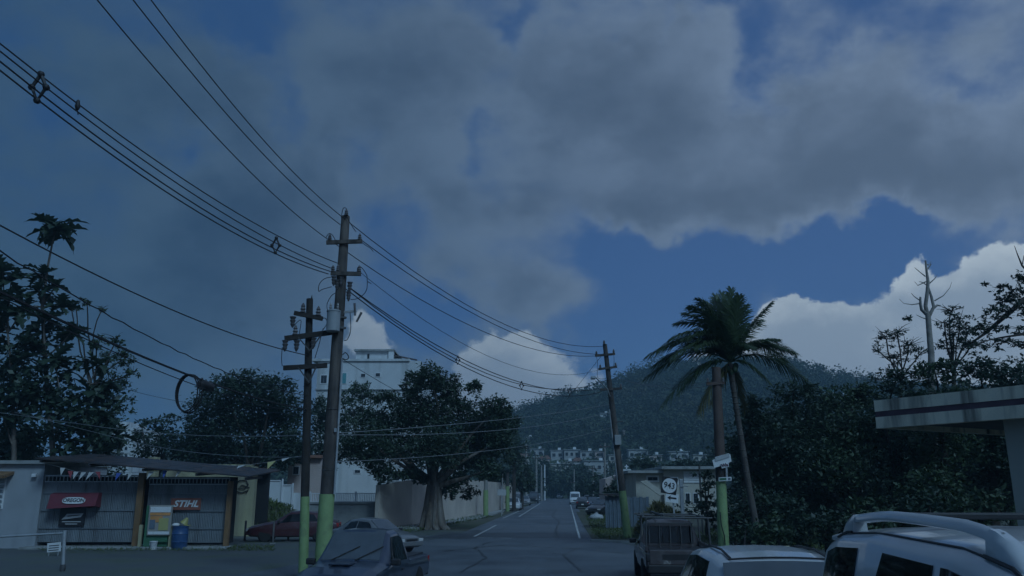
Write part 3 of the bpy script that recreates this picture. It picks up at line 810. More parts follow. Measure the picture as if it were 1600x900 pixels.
# --- lines from the tall pole to the leaning pole
rl = 'lines between the tall pole and the leaning pole'
wire(at(541, 344, Y1), at(944, 541, Y3), 1.1, 'uppermost line from the tall pole top to the leaning pole top', .016, group=rl)
wire(at(563, 374, Y1), at(959, 553, Y3), 1.0, 'second line from the tall pole to the leaning pole crossarm', .016, group=rl)
wire(at(517, 376, Y1), at(932, 556, Y3), 1.0, 'third line from the tall pole to the leaning pole, left end of crossarm', .016, group=rl)
wire(at(561, 424, Y1), at(938, 577, Y3), 1.3, 'thin lower line between the two poles', .010, group=rl)
d1 = wire(at(543, 447, Y1), at(938, 607, Y3), 1.1, 'upper cable of the black spaced bundle descending to the leaning pole', .020, group=rl)
d2 = wire(at(545, 449, Y1), at(952, 592, Y3), 1.5, 'middle cable of the black spaced bundle descending to the leaning pole', .018, group=rl)
d3 = wire(at(541, 452, Y1), at(940, 612, Y3), 1.25, 'lowest cable of the black spaced bundle descending to the leaning pole', .020, group=rl)
for px, lb_ in ((715, 'black spacer on the bundle above the white cumulus, nearest the tall pole'), (815, 'black spacer on the bundle above the hill foot'), (890, 'black spacer on the bundle close to the leaning pole')):
    spacer_on([d1, d2, d3], px, lb_, 1.1)
wire(a3(548), at(905, 600, Y3 + 6), 0, 'guy wire slanting down left from the leaning pole top', .012, 'wire', ext=14, name='guy_wire')
wire(at(962, 590, Y3), at(1106, 598, Y4), .25, 'upper pale line from the leaning pole to the pole in the palm', .012, 'wire_pale', group='lines to the palm pole')
wire(at(958, 588, Y3), at(1130, 600, Y4), .35, 'lower pale line from the leaning pole to the pole in the palm', .012, 'wire_pale', group='lines to the palm pole')
# --- low service lines crossing the street in front of the big tree
sv = 'low service lines across the street'
wire(at(522, 677, Y1), at(952, 632, Y3), .15, 'pale service line crossing in front of the big tree crown, upper', .013, 'wire_pale', group=sv)
wire(at(520, 679, Y1), at(953, 644, Y3), .35, 'pale service line crossing in front of the big tree crown, lower', .013, 'wire_pale', group=sv)
wire(at(518, 722, Y1), at(957, 668, Y3), .3, 'thin service line crossing below the big tree crown', .011, 'wire_pale', group=sv)
wire(at(535, 561, Y1), at(790, 668, 60), .6, 'thin line slanting from the tall pole into the big tree', .011, 'wire', group=sv)
wire(at(480, 576, Y2), at(535, 561, Y1), .02, 'short link wire between the two left poles', .012, 'wire', group=sv)
# --- telephone lines off to the left
tl = 'telephone lines at the left'
e1 = wire(at(484, 556, Y2), atz(0, 352, at(484, 556, Y2).z + .1), .25, 'uppermost telephone line running to the left edge', .016, ext=8, group=tl)
e2 = wire(at(480, 618, Y2), atz(0, 393, at(480, 618, Y2).z + .2), .3, 'wavy loose telephone line below the uppermost one at left', .012, ext=8, group=tl, wob=.012, n=40)
e3 = wire(at(480, 640, Y2), atz(0, 456, at(480, 640, Y2).z + .1), .2, 'thick black telephone bundle with a coil hanging from it', .024, ext=8, group=tl)
e4 = wire(at(480, 643, Y2), atz(0, 464, at(480, 643, Y2).z), .28, 'thin line directly below the thick telephone bundle', .010, ext=8, group=tl)
wire(at(478, 680, Y2), at(150, 666, 30), .15, 'pale line crossing in front of the round dark tree', .011, 'wire_pale', ext=12, group=tl)
wire(at(478, 714, Y2), at(190, 686, 31), .2, 'pale line above the yellow wall, lowest at left', .010, 'wire_pale', ext=12, group=tl)
wire(at(478, 634, Y2), at(200, 708, 34), .2, 'faint line slanting down left through the round dark tree', .009, 'wire', ext=10, group=tl)
wire(at(478, 648, Y2), at(190, 606, 40), .2, 'faint upper line between the left trees', .010, 'wire', ext=10, group=tl)
# coil of spare cable and a splice closure on the thick line
pc = on_wire(e3, 296)
ck = thing('cable_coil', 'coil of spare black cable hanging from the telephone bundle', 'cable coil', pc)
for i in range(3):
    rx, rz = .20 + .012 * i, .34 + .008 * i
    MB().tube([Vector((rx * math.cos(t_) + .02 * i, .03 * i - .03, -rz + rz * math.sin(t_) + .01)) for t_ in np.linspace(0, 2 * math.pi, 25)], .013, 5, cap=False).build('cable_loop', 'wire', ck, smooth=60)
pq = on_wire(e3, 322)
sc = thing('splice_closure', 'black splice canister slung under the telephone bundle', 'splice case', pq)
dq = (e3[2] - e3[1]).normalized()
dq = (on_wire(e3, 338) - on_wire(e3, 306)).normalized()
mbs = MB(); L_ = .30
mbs.tube([dq * -L_ + Vector((0, 0, -.09)), dq * -.22 + Vector((0, 0, -.09)), dq * .22 + Vector((0, 0, -.09)), dq * L_ + Vector((0, 0, -.09))], [.03, .1, .1, .03], 10)
mbs.build('canister', 'black_plastic', sc, smooth=50)
for k in (-.2, .2): MB().box(dq * k + Vector((0, 0, -.01)), (.03, .03, .1)).build('hanger', 'iron', sc)

# --- poles down the street
def far_pole(px, yb, yt, label, r=.13, mat='pole_grey', green=None, arms=(), grp='poles down the street', lean=0):
    g = grd(px, yb); Y = g.y
    t = thing('utility_pole', label, 'utility pole', g, 0, grp)
    top = at(px + lean, yt, Y)
    MB().tube([g - Vector((0, 0, .1)), top], [r * 1.15, r * .8], 8).build('pole', mat, t, True, smooth=50)
    if green:
        gt = g + (top - g) * ((green - yb) / (yt - yb))
        MB().tube([g, gt], [r * 1.2, r * 1.18], 8, cap=False).build('painted_band', 'lime_paint', t, True, smooth=50)
    for (ya, hw) in arms:
        c = at(px + lean * (ya - yb) / (yt - yb), ya, Y); MB().span(c + Vector((-hw, -.15, 0)), c + Vector((hw, -.15, 0)), .1, .12).build('crossarm', 'pole_wood', t, True)
        for s_ in (-.9, .9):
            mb = MB(); bell(mb, c + Vector((s_ * hw, -.15, .05)), .25, .09); mb.build('insulator', 'insulator', t, True)
    return t
far_pole(759, 808, 742, 'lime-based pole standing before the beige wall, nearest on the left', .19, green=766)
far_pole(793, 799, 738, 'lime-based pole beside the parked white car on the left', .19, 'pole_wood', green=760)
far_pole(785, 803, 741, 'thin grey pole between the two lime-based poles on the left', .08)
far_pole(801, 793, 727, 'plain grey pole behind the second lime-based pole', .14)
far_pole(822, 788, 694, 'tall far pole with two crossarms left of the road', .22, arms=((700, .8), (709, .8)))
far_pole(838, 784, 712, 'far pole left of the road end, third row', .24, arms=((716, .9),))
far_pole(846, 783, 727, 'slim far pole with a box, left one of a close pair', .22)
far_pole(851, 782, 726, 'slim white far pole, right one of a close pair', .20, 'white_wall')
far_pole(897, 784, 733, 'far pole with a street sign right of the road', .16, arms=((754, .8),))
far_pole(927, 788, 728, 'far pole behind the parked cars on the right', .18, arms=((732, .9),))
far_pole(945, 793, 692, 'far grey pole just left of the leaning pole', .16, arms=((698, .7),))

# ------------------------------------------------------------------ the closed tool shop at the left
YS = 35.0
def sx(px, Y=YS): return at(px, 800, Y).x       # world x of a column near eye level
def sz(py, Y=YS): return at(400, py, Y).z
def pbox(px0, px1, py0, py1, Y, dep, mb=None):   # box whose front face shows at that pixel rectangle, front at Y
    p = at(px0, (py0 + py1) / 2, Y); q = at(px1, (py0 + py1) / 2, Y)
    z0, z1 = at(px0, py1, Y).z, at(px0, py0, Y).z
    mb = mb or MB()
    return mb.box(((p.x + q.x) / 2, Y + dep / 2, (z0 + z1) / 2), (q.x - p.x, dep, z1 - z0))
shop = thing('tool_shop', 'closed tool shop with grey sheet-metal gates under a slanting roof', 'shop', (sx(200), YS, 0))
# gate leaves made of vertical ribbed sheets, a grille along the top
def gate(px0, px1, py_top, py_bot, ngrid, n):
    x0, x1 = sx(px0), sx(px1); z0 = max(.12, sz(py_bot)); z1 = sz(py_top)
    for i in range(n):
        a = x0 + (x1 - x0) * i / n; b = x0 + (x1 - x0) * (i + 1) / n - .012
        mb = MB(); k = 8; P = []
        for j in range(k * 2 + 1):
            t = j / (k * 2); P.append((a + (b - a) * t, YS + (.022 if j % 2 else 0.0)))
        mb.grid([[(x, y, z0), (x, y, z1)] for x, y in P]); mb.grid([[(x, y + .03, z0), (x, y + .03, z1)] for x, y in P])
        mb.build('gate_sheet', 'gate_sheet', shop, True)
    for zz in (z0 + .55, z0 + 1.25, z0 + 1.95):
        MB().box(((x0 + x1) / 2, YS - .02, zz), (x1 - x0, .03, .05)).build('gate_rail', 'gate_sheet', shop, True)
    zt = sz(py_top - 9)
    for i in range(ngrid + 1):
        MB().box((x0 + (x1 - x0) * i / ngrid, YS, (z1 + zt) / 2 + .02), (.025, .03, zt - z1 - .05)).build('grille_bar', 'galvanised', shop, True)
    MB().box(((x0 + x1) / 2, YS, zt + .02), (x1 - x0, .06, .06)).build('grille_rail', 'galvanised', shop, True)
    MB().box(((x0 + x1) / 2, YS, z1 + .01), (x1 - x0, .06, .04)).build('grille_rail', 'galvanised', shop, True)
gate(64, 216, 753, 847, 26, 7); gate(229, 355, 757, 848, 22, 6)
for a_, b_, yt in ((213, 226, 739), (354, 364, 752)):
    w = sx(b_) - sx(a_)
    MB().box(((sx(a_) + sx(b_)) / 2, YS - .16, sz(yt) / 2), (w * .72, .2, sz(yt))).build('orange_post', 'orange_steel', shop, True, bevel=.01)
# dark interior and the concrete step
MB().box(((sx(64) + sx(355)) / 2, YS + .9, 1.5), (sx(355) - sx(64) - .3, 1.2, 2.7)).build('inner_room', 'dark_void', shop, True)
MB().box(((sx(55) + sx(366)) / 2, YS - .35, .05), (sx(366) - sx(55), 1.1, .1)).build('concrete_step', 'concrete', shop, True, bevel=.02)
# slanting roof: front edge falls from left to right, sheet pieces with a fascia
xl, xr = at(56, 717, YS - 1.2).x, at(390, 746, YS - 1.2).x
zl, zr = at(56, 717, YS - 1.2).z, at(390, 746, YS - 1.2).z
nsh = 9
for i in range(nsh):
    a, b = i / nsh, (i + 1) / nsh - .004
    p = lambda t, y, dz: (xl + (xr - xl) * t, y, zl + (zr - zl) * t + dz)
    MB().add([p(a, YS - 1.2, 0), p(b, YS - 1.2, 0), p(b, YS + 3.4, .35), p(a, YS + 3.4, .35), p(a, YS - 1.2, .05), p(b, YS - 1.2, .05), p(b, YS + 3.4, .4), p(a, YS + 3.4, .4)],
             [(0, 1, 2, 3), (4, 7, 6, 5), (0, 4, 5, 1), (1, 5, 6, 2), (2, 6, 7, 3), (3, 7, 4, 0)]).build('roof_sheet', 'roof_sheet', shop, True)
for f_ in (.02, .25, .5, .75, .98):
    x = xl + (xr - xl) * f_; z = zl + (zr - zl) * f_ - .07
    MB().span((x, YS - 1.15, z), (x, YS + 1.0, z + .1), .08, .11).build('rafter', 'roof_sheet', shop, True)
# grey building beside it
gb = thing('grey_building', 'low grey plastered building at the left edge beside the tool shop', 'building', (sx(30), YS, 0))
MB().box(((sx(-80) + sx(63)) / 2, YS + 2.6, sz(725) / 2), (sx(63) - sx(-80), 5.4, sz(725))).build('wall', 'shop_wall', gb, True)
MB().box(((sx(-80) + sx(66)) / 2, YS + 2.6, sz(725) + .07), (sx(66) - sx(-80), 5.8, .14)).build('roof', 'concrete', gb, True)
MB().box(((sx(-80) + sx(16)) / 2, YS - .42, sz(742)), (sx(16) - sx(-80), .75, .12), Matrix.Rotation(.25, 3, 'X')).build('awning', 'orange_steel', gb, True)
w_ = MB().box(((sx(-20) + sx(6)) / 2, YS - .12, sz(770)), (sx(6) - sx(-20), .06, 1.3)).build('window', 'white_paint', gb, True)
for k in range(6): MB().box(((sx(-20) + sx(6)) / 2, YS - .17, sz(770) - .55 + k * .2), (sx(6) - sx(-20) - .1, .04, .14), Matrix.Rotation(.5, 3, 'X')).build('louvre', 'galvanised', w_, False) if False else None
for k in range(6): MB().box(((sx(-20) + sx(6)) / 2, YS - .17, sz(770) - .55 + k * .2), (sx(6) - sx(-20) - .1, .04, .14), Matrix.Rotation(.5, 3, 'X')).build('louvre', 'galvanised', gb, True)
lm = thing('wall_lamp', 'small white floodlight on the grey wall corner', 'lamp', at(56, 743, YS - .1))
MB().box((0, -.12, 0), (.18, .12, .14)).build('lamp_head', 'white_paint', lm, bevel=.02); MB().box((0, -.03, 0), (.05, .12, .05)).build('bracket', 'galvanised', lm)

# signs
def local(t): return t.location
sg = thing('awning_sign', 'red awning sign reading OREGON in a white oval on the left gate', 'sign', at(116, 780, YS - .35))
k = YS / FPX
hw_, hh_ = 36 * k, 9.5 * k
MB().add([(-hw_, .27, -.33), (hw_, .27, -.33), (hw_, -.2, -hh_), (-hw_, -.2, -hh_ - .12), (-hw_, .27, hh_), (hw_, .27, hh_), (hw_, -.02, hh_ - .02), (-hw_, -.02, hh_ - .06)],
         [(0, 1, 2, 3), (4, 7, 6, 5), (0, 4, 5, 1), (1, 5, 6, 2), (2, 6, 7, 3), (3, 7, 4, 0)]).build('awning', 'sign_red', sg)
ov = [(math.copysign(abs(math.cos(t_)) ** .55, math.cos(t_)) * 17 * k + .02, math.copysign(abs(math.sin(t_)) ** .8, math.sin(t_)) * 5.0 * k) for t_ in np.linspace(0, 2 * math.pi, 29)[:-1]]
oo = MB().prism(ov, -.01, .01).build('oval_plate', 'sign_white', sg); oo.location = (.05, -.155, -.05); oo.rotation_euler = (-.33, 0, 0)
ow = lettering('OREGON', .215, 'sign_black', oo, (.02, -.014, 0), bold=.006, sx=.95)
s2 = thing('brand_sign', 'black square sign with a white scrawled logo below the red awning', 'sign', at(113, 808, YS - .1))
MB().box((0, 0, 0), (38 * k, .04, 26 * k)).build('panel', 'sign_black', s2)
lg = MB()
lg.prism([(-.42, -.10), (.36, .0), (.46, .15), (-.22, .13), (-.30, .02)], -.034, -.026)
lg.build('logo', 'sign_grey', s2)
lettering('ECHO', .17, 'sign_black', s2, (.05, -.037, .07), shear=.3, bold=.004) if False else MB().prism([(-.2, .02), (.3, .07), (.34, .1), (-.16, .06)], -.038, -.035).build('logo_stroke', 'sign_black', s2)
for dz, w in ((-.18, .85), (-.27, .55)): MB().box((0, -.028, dz), (w * .9, .012, .035)).build('logo_line', 'sign_grey', s2)
s3 = thing('brand_sign', 'orange sign reading STIHL in white on the right gate', 'sign', at(290.5, 787.5, YS - .1))
MB().box((0, 0, 0), (45 * k, .04, 17 * k)).build('panel', 'sign_orange', s3)
lettering('STIHL', .36, 'sign_white', s3, (0, -.026, 0), shear=.3, bold=.012, sx=1.12)
# poster stand
pst = thing('display_stand', 'green display stand with an orange and yellow poster before the gates', 'display stand', at(249, 857, YS - .55) * 1.0)
pst.location = (at(249, 850, YS - .6).x, YS - .6, 0)
def lx(px): return at(px, 830, YS - .6).x - pst.location.x
def lz(py): return at(249, py, YS - .6).z
for px, nm in ((220, 'yellow_post'), (267.5, 'yellow_post')):
    MB().box((lx(px), 0, lz(820) / 2), (.12, .1, lz(820))).build(nm, 'yellow_wall', pst)
MB().box((lx(244), .15, (lz(790) + .1) / 2), (.95, .3, lz(790) - .1)).build('cabinet', 'green_paint', pst)
fr = MB().box((lx(249.5), -.07, (lz(789) + lz(836)) / 2), (34 * k, .06, lz(789) - lz(836))).build('poster', 'poster_paper', pst)
MB().box((lx(249.5), -.108, lz(796)), (30 * k, .01, 8 * k)).build('heading', 'sign_white', fr)
MB().box((lx(249.5), -.108, lz(803)), (30 * k, .01, 4 * k)).build('colour_band', 'poster_orange', fr)
MB().box((lx(244), -.108, lz(811)), (18 * k, .01, 9 * k)).build('colour_block', 'poster_orange', fr)
MB().box((lx(256), -.112, lz(819)), (14 * k, .01, 17 * k)).build('colour_block', 'poster_yellow', fr)
MB().box((lx(238.5), -.112, lz(819)), (8 * k, .01, 13 * k)).build('photo_print', 'fence_blue', fr)
MB().box((lx(249.5), -.108, lz(832.5)), (31 * k, .01, 4 * k)).build('caption_strip', 'sign_white', fr)
for zz in (846, 853): MB().box((lx(254), -.05, max(.06, lz(zz))), (.55, .12, .03)).build('shelf', 'green_paint', pst)
bk = thing('paint_bucket', 'white bucket on the ground beneath the poster', 'bucket', (at(240, 850, YS - .85).x, YS - .85, 0))
MB().lathe([(.12, 0), (.15, .30), (.16, .31), (.16, .33), (.14, .33), (.11, .03)], (0, 0, 0), 14).build('body', 'white_paint', bk, smooth=40)
MB().tube([(-.155, 0, .3), (-.12, -.1, .2), (0, -.16, .14), (.12, -.1, .2), (.155, 0, .3)], .006, 5).build('handle', 'galvanised', bk)
br = thing('blue_barrel', 'blue plastic barrel stuffed with rubbish before the right gate', 'barrel', (at(280, 850, YS - .7).x, YS - .7, 0))
MB().lathe([(.29, 0), (.30, .03), (.31, .28), (.325, .30), (.31, .32), (.315, .58), (.33, .60), (.315, .62), (.30, .86), (.31, .88), (.31, .91), (.28, .91), (.27, .7)], (0, 0, 0), 20).build('body', 'barrel_blue', br, smooth=35)
yt = thing('yellow_scoop', 'yellow plastic cone lying on the blue barrel', 'plastic cone', (at(288, 822, YS - .7).x, YS - .7, .91))
cn = MB().lathe([(.17, 0), (.15, .03), (.05, .24), (.03, .25)], (0, 0, 0), 12).build('cone', 'yellow_plastic', yt, smooth=40); cn.rotation_euler = (0, .5, 0); cn.location = (-.02, 0, .09)
fl = MB().box((.12, 0, .02), (.2, .22, .03)).build('foot', 'yellow_plastic', yt)
ww = thing('white_rag', 'crumpled white sack on top of the blue barrel', 'sack', (at(275, 824, YS - .7).x, YS - .7, .89))
V_, F_ = [], []
mbx = MB().lathe([(.05, 0), (.14, .02), (.16, .06), (.1, .12), (.03, .13)], (0, 0, 0), 9); mbx.v = [(x * random.uniform(.75, 1.2), y * random.uniform(.75, 1.2), z) for x, y, z in mbx.v]; mbx.build('sack', 'white_paint', ww, smooth=80)

# bunting under the roof edge
bn = thing('bunting', 'string of small coloured pennants under the tool shop roof', 'bunting', at(200, 745, YS - 1.0))
prev = None
flags = [(98, 731, 'flag_white', -3), (110, 736, 'flag_red', 0), (119, 737, 'flag_white', -5), (131, 738, 'flag_white', -8), (143, 738, 'flag_white', -9), (153, 737, 'flag_red', 3), (186, 739, 'flag_blue', -6), (205, 738, 'flag_white', -6),
         (237, 737, 'flag_white', -8), (258, 735, 'flag_blue', -3), (282, 734, 'flag_white', -8)]
for px, py, mt, dx in flags:
    Yb = YS - 1.0
    MB().plate([at(px - 4, py, Yb), at(px + 4, py, Yb), at(px + dx, py + 12, Yb - .1)], .006).build('pennant', mt, bn, True)
    if prev: pass
MB().tube([at(x, y, YS - 1.0) for x, y in ((62, 722), (98, 731), (119, 737), (150, 738), (186, 739), (212, 738), (237, 737), (282, 734), (330, 740), (388, 745))], .008, 4).build('string', 'wire_pale', bn, True)
bn2 = thing('bunting', 'few loose pennants strung between the yellow wall and the dark pole', 'bunting', at(420, 722, 30))
MB().tube([at(x, y, 30) for x, y in ((330, 726), (375, 728), (420, 722), (448, 716), (474, 712))], .008, 4).build('string', 'wire_pale', bn2, True)
for px, py, mt, dx, h in ((378, 727, 'flag_white', -8, 5), (424, 721, 'flag_yellow', -6, 12), (446, 716, 'flag_white', -5, 5)):
    MB().plate([at(px - 6, py + 1, 30), at(px + 7, py - 1, 30), at(px + dx, py + h, 29.9)], .006).build('pennant', mt, bn2, True)

# railing with a small board in the left foreground
rl_ = thing('pipe_railing', 'galvanised pipe railing in the left foreground', 'railing', grd(98, 893))
Yr = rl_.location.y
MB().tube([grd(98, 893), at(101, 829, Yr)], .05, 10).build('post', 'galvanised', rl_, True, smooth=50)
MB().tube([at(101, 833, Yr), at(-60, 842, Yr + .2)], .032, 8).build('rail', 'galvanised', rl_, True, smooth=50)
g_ = at(-55, 842, Yr + .2); MB().tube([(g_.x, g_.y, 0), (g_.x, g_.y, g_.z)], .05, 10).build('post', 'galvanised', rl_, True, smooth=50)
MB().lathe([(.075, -.09), (.085, 0), (.075, .09)], at(98, 887, Yr), 10).build('clamp', 'iron', rl_, True)
bd = thing('notice_board', 'small white notice board with lines of text behind the foreground railing', 'sign', (at(85, 852, 31).x, 31, 0))
MB().box((0, 0, .30), (20 * 31 / FPX, .03, .32), Matrix.Rotation(-.08, 3, 'Y')).build('panel', 'sign_white', bd)
for k_ in (.20, .28, .36): MB().box((0, -.02, k_), (.36, .01, .025), Matrix.Rotation(-.08, 3, 'Y')).build('text_line', 'sign_black', bd)
for s_ in (-.17, .17): MB().box((s_, .01, .10), (.03, .03, .2)).build('leg', 'galvanised', bd)

# yellow wall with graffiti behind the shop, dark doorway, white gate panels, grass mound
yw = thing('yellow_wall', 'mossy yellow wall with dark graffiti behind the tool shop', 'wall', (sx(330, 44), 44, 0))
pbox(255, 396, 729, 838, 44, .4).build('wall', 'yellow_wall', yw, True)
npil = 12
for i in range(npil): pbox(256 + i * 11.6, 264.5 + i * 11.6, 725.5, 729.2, 43.95, .45).build('coping', 'yellow_wall', yw, True)
pbox(225, 238, 714, 838, 43, .5).build('pier', 'yellow_wall', yw, True)
def scrawl(pix, Y, r=.03): return MB().tube([at(px, py, Y) for px, py in pix], r, 4)
scrawl([(366, 757), (374, 751), (384, 750), (388, 757), (382, 764), (372, 763), (378, 758), (390, 762)], 43.93).build('graffiti', 'sign_black', yw, True)
scrawl([(370, 768), (378, 770), (388, 766), (384, 771)], 43.93).build('graffiti', 'sign_black', yw, True)
dw = thing('dark_shed', 'dark open shed beside the yellow wall', 'shed', (sx(405, 46), 46, 0))
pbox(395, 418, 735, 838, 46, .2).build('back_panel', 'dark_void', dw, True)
pbox(393, 420, 731, 735, 45.2, 1.4).build('roof', 'roof_sheet', dw, True)
pbox(394.5, 396.5, 735, 838, 45.4, .2).build('post', 'pole_dark', dw, True)
wg = thing('white_gate', 'white sheet gate with raised frame beside the grass mound', 'gate', (sx(440, 50), 50, 0))
for a_, b_, y0 in ((414, 438, 751), (440, 455, 757), (457, 481, 770)):
    pbox(a_, b_, y0, 826, 50, .05).build('gate_panel', 'white_wall', wg, True)
for x_, y0 in ((413, 748), (439, 748), (455.5, 755), (482, 768)): pbox(x_ - 1, x_ + 1, y0, 828, 49.9, .12).build('gate_post', 'white_paint', wg, True)
for a_, b_, y0 in ((414, 438, 752), (440, 455, 759)): pbox(a_, b_, y0 - 2, y0 - .5, 49.95, .08).build('gate_rail', 'white_paint', wg, True)
lwall = thing('low_wall', 'low grey retaining wall under the white railing', 'wall', (sx(520, 52), 52, 0))
pbox(408, 592, 786, 830, 52, .5).build('wall', 'concrete', lwall, True)
pbox(440, 592, 784, 787, 51.9, .7).build('coping', 'concrete', lwall, True)
rf_ = thing('white_railing', 'white picket railing on the low wall behind the poles', 'railing', (sx(535, 52), 52.2, 1))
n_ = 38
for i in range(n_ + 1):
    if abs((i % 13)) == 0: pbox(484 + i * 2.75 - 1.2, 484 + i * 2.75 + 1.2, 768, 786, 52.1, .12).build('post', 'white_paint', rf_, True)
    else: pbox(484 + i * 2.75 - .55, 484 + i * 2.75 + .55, 772, 785, 52.15, .04).build('picket', 'white_paint', rf_, True)
for y_ in (771, 784): pbox(484, 588.5, y_ - .7, y_ + .7, 52.13, .06).build('rail', 'white_paint', rf_, True)

def mound(name, cx, cy, rx, ry, h, mat, label, seed, grassy=None, cat='mound', n=40):
    r = np.random.default_rng(seed); t = thing(name, label, cat, (cx, cy, 0))
    ii = np.linspace(-1, 1, n); A, B = np.meshgrid(ii, ii, indexing='ij')
    d = np.clip(1 - (A ** 2 + B ** 2), 0, 1)
    Zm = h * d ** .8 * (1 + .18 * np.sin(A * 7 + seed) * np.cos(B * 6)) + r.normal(size=A.shape) * .03 * h * d - .03
    Vm = np.stack([A * rx, B * ry, Zm], -1).reshape(-1, 3)
    a, b = np.meshgrid(np.arange(n - 1), np.arange(n - 1), indexing='ij'); i0 = (a * n + b).ravel()
    me = npmesh('soil', Vm, np.stack([i0, i0 + n, i0 + n + 1, i0 + 1], 1), mat); me.polygons.foreach_set('use_smooth', [True] * len(me.polygons))
    link('soil', me, t)
    if grassy:
        m_ = (Zm > .03).ravel(); P = Vm[m_]; idx = r.integers(0, len(P), grassy[0]); Q = P[idx] + r.normal(size=(grassy[0], 3)) * np.array([rx / n, ry / n, 0.0])
        V, F = leaf_quads(Q, grassy[1], .22, -.3, seed, droop=-.9)
        g = link('grass', npmesh('grass', V, F, grassy[2]), t); g['kind'] = 'stuff'
    return t
gm = mound('grass_mound', sx(398, 48), 48, 2.9, 2.2, 1.75, 'soil', 'grassy earth bank between the shop and the red car', 3, (5000, .28, 'grass'))
for px, y0, y1 in ((382, 815, 846), (426, 822, 850), (450, 820, 846)):
    g = grd(px, y1); t = thing('short_post', {382: 'dark bollard post by the tool shop corner', 426: 'dark bollard post before the red car nose', 450: 'dark bollard post before the red car door'}[px], 'bollard', g, 0, 'posts before the red car')
    MB().lathe([(.05, 0), (.05, .9), (.03, .93), (.0, .94)], (0, 0, 0), 8).build('post', 'iron', t, smooth=40)
    MB().box((0, 0, .02), (.2, .2, .04)).build('base', 'concrete', t)

# white apartment block behind the big tree
YA = 92.0
ap = thing('apartment_block', 'white flat-roofed apartment block with a rooftop stair house behind the big tree', 'apartment building', (sx(575, YA), YA, 0))
def A(px0, px1, py0, py1, dep, nm, mt, Y=YA, mb=None): return pbox(px0, px1, py0, py1, Y, dep).build(nm, mt, ap, True)
A(490, 655, 564, 800, 14, 'wall', 'white_wall')
A(487, 640, 560.5, 564, 14.4, 'parapet', 'white_wall', YA - .2)
A(556, 611, 548, 561, 8, 'stair_house', 'white_wall', YA + 2)
A(553, 616, 545.5, 548, 9, 'stair_house_roof', 'concrete', YA + 1.6)
A(607, 615, 548, 561, .5, 'pillar', 'white_wall', YA + 1.7)
MB().add([at(612, 556, YA + 2), at(652, 564, YA + 2), at(652, 564, YA + 9), at(612, 556, YA + 9), at(612, 553.5, YA + 2), at(652, 561.5, YA + 2), at(652, 561.5, YA + 9), at(612, 553.5, YA + 9)],
         [(0, 1, 2, 3), (4, 7, 6, 5), (0, 4, 5, 1), (1, 5, 6, 2), (2, 6, 7, 3), (3, 7, 4, 0)]).build('sloped_roof', 'roof_sheet', ap, True)
A(574, 577, 553, 561, .1, 'door', 'dark_void', YA + 1.95)
def window(par, px0, px1, py0, py1, Y, glass='window_glass', frame='white_paint', mullions=1):
    w = pbox(px0, px1, py0, py1, Y - .05, .12).build('window', frame, par, True)
    kx = (px1 - px0) * .12; n = mullions + 1
    for i in range(n):
        a = px0 + kx + (px1 - px0 - kx * 2) * i / n; b = px0 + kx + (px1 - px0 - kx * 2) * (i + 1) / n - .25
        g = pbox(a, b, py0 + kx, py1 - kx, Y - .075, .05); inv_ = wmat(par).inverted(); g.v = [tuple(inv_ @ Vector(p)) for p in g.v]
        o_ = link('pane', g.mesh('pane', glass), w)
    return w
for x_, y_ in ((563, 583), (586, 582), (563, 618), (586, 618), (610, 620), (630, 590), (563, 655), (600, 655), (632, 655), (563, 700), (600, 700), (640, 700)):
    window(ap, x_, x_ + 9, y_, y_ + 7, YA, mullions=0)
window(ap, 534, 542, 582, 600, YA, 'teal', mullions=0); window(ap, 500, 512, 585, 600, YA); window(ap, 505, 530, 640, 652, YA, mullions=2); window(ap, 545, 560, 732, 740, YA)
for y_ in (608, 645, 682, 720): A(492, 655, y_, y_ + 1.6, .3, 'floor_band', 'concrete', YA - .15)
for y_ in (612, 690): A(690, 720, y_ + 0, y_ + 2, 2.0, 'balcony', 'concrete', YA - 1) if False else None
hs2 = thing('white_house', 'small white house between the big tree and the grey wall', 'house', (sx(570, 66), 66, 0))
pbox(530, 640, 706, 814, 66, 6).build('wall', 'white_wall', hs2, True); pbox(527, 643, 703, 706.5, 65.6, 7).build('roof', 'concrete', hs2, True)
window(hs2, 553, 564, 733, 740, 66, mullions=1); window(hs2, 573, 584, 709, 722, 66); window(hs2, 612, 626, 735, 752, 66)
pbox(655, 720, 715, 812, 70, 6).build('side_wing', 'white_wall', hs2, True)
window(hs2, 690, 700, 722, 735, 70)
gh = thing('garden_house', 'brownish house wall between the two left poles', 'house', (sx(470, 60), 60, 0))
pbox(448, 500, 715, 818, 60, 5).build('wall', 'pink_wall', gh, True); pbox(445, 503, 711, 715.5, 59.6, 6).build('roof', 'roof_tile', gh, True); window(gh, 457, 468, 728, 742, 60)

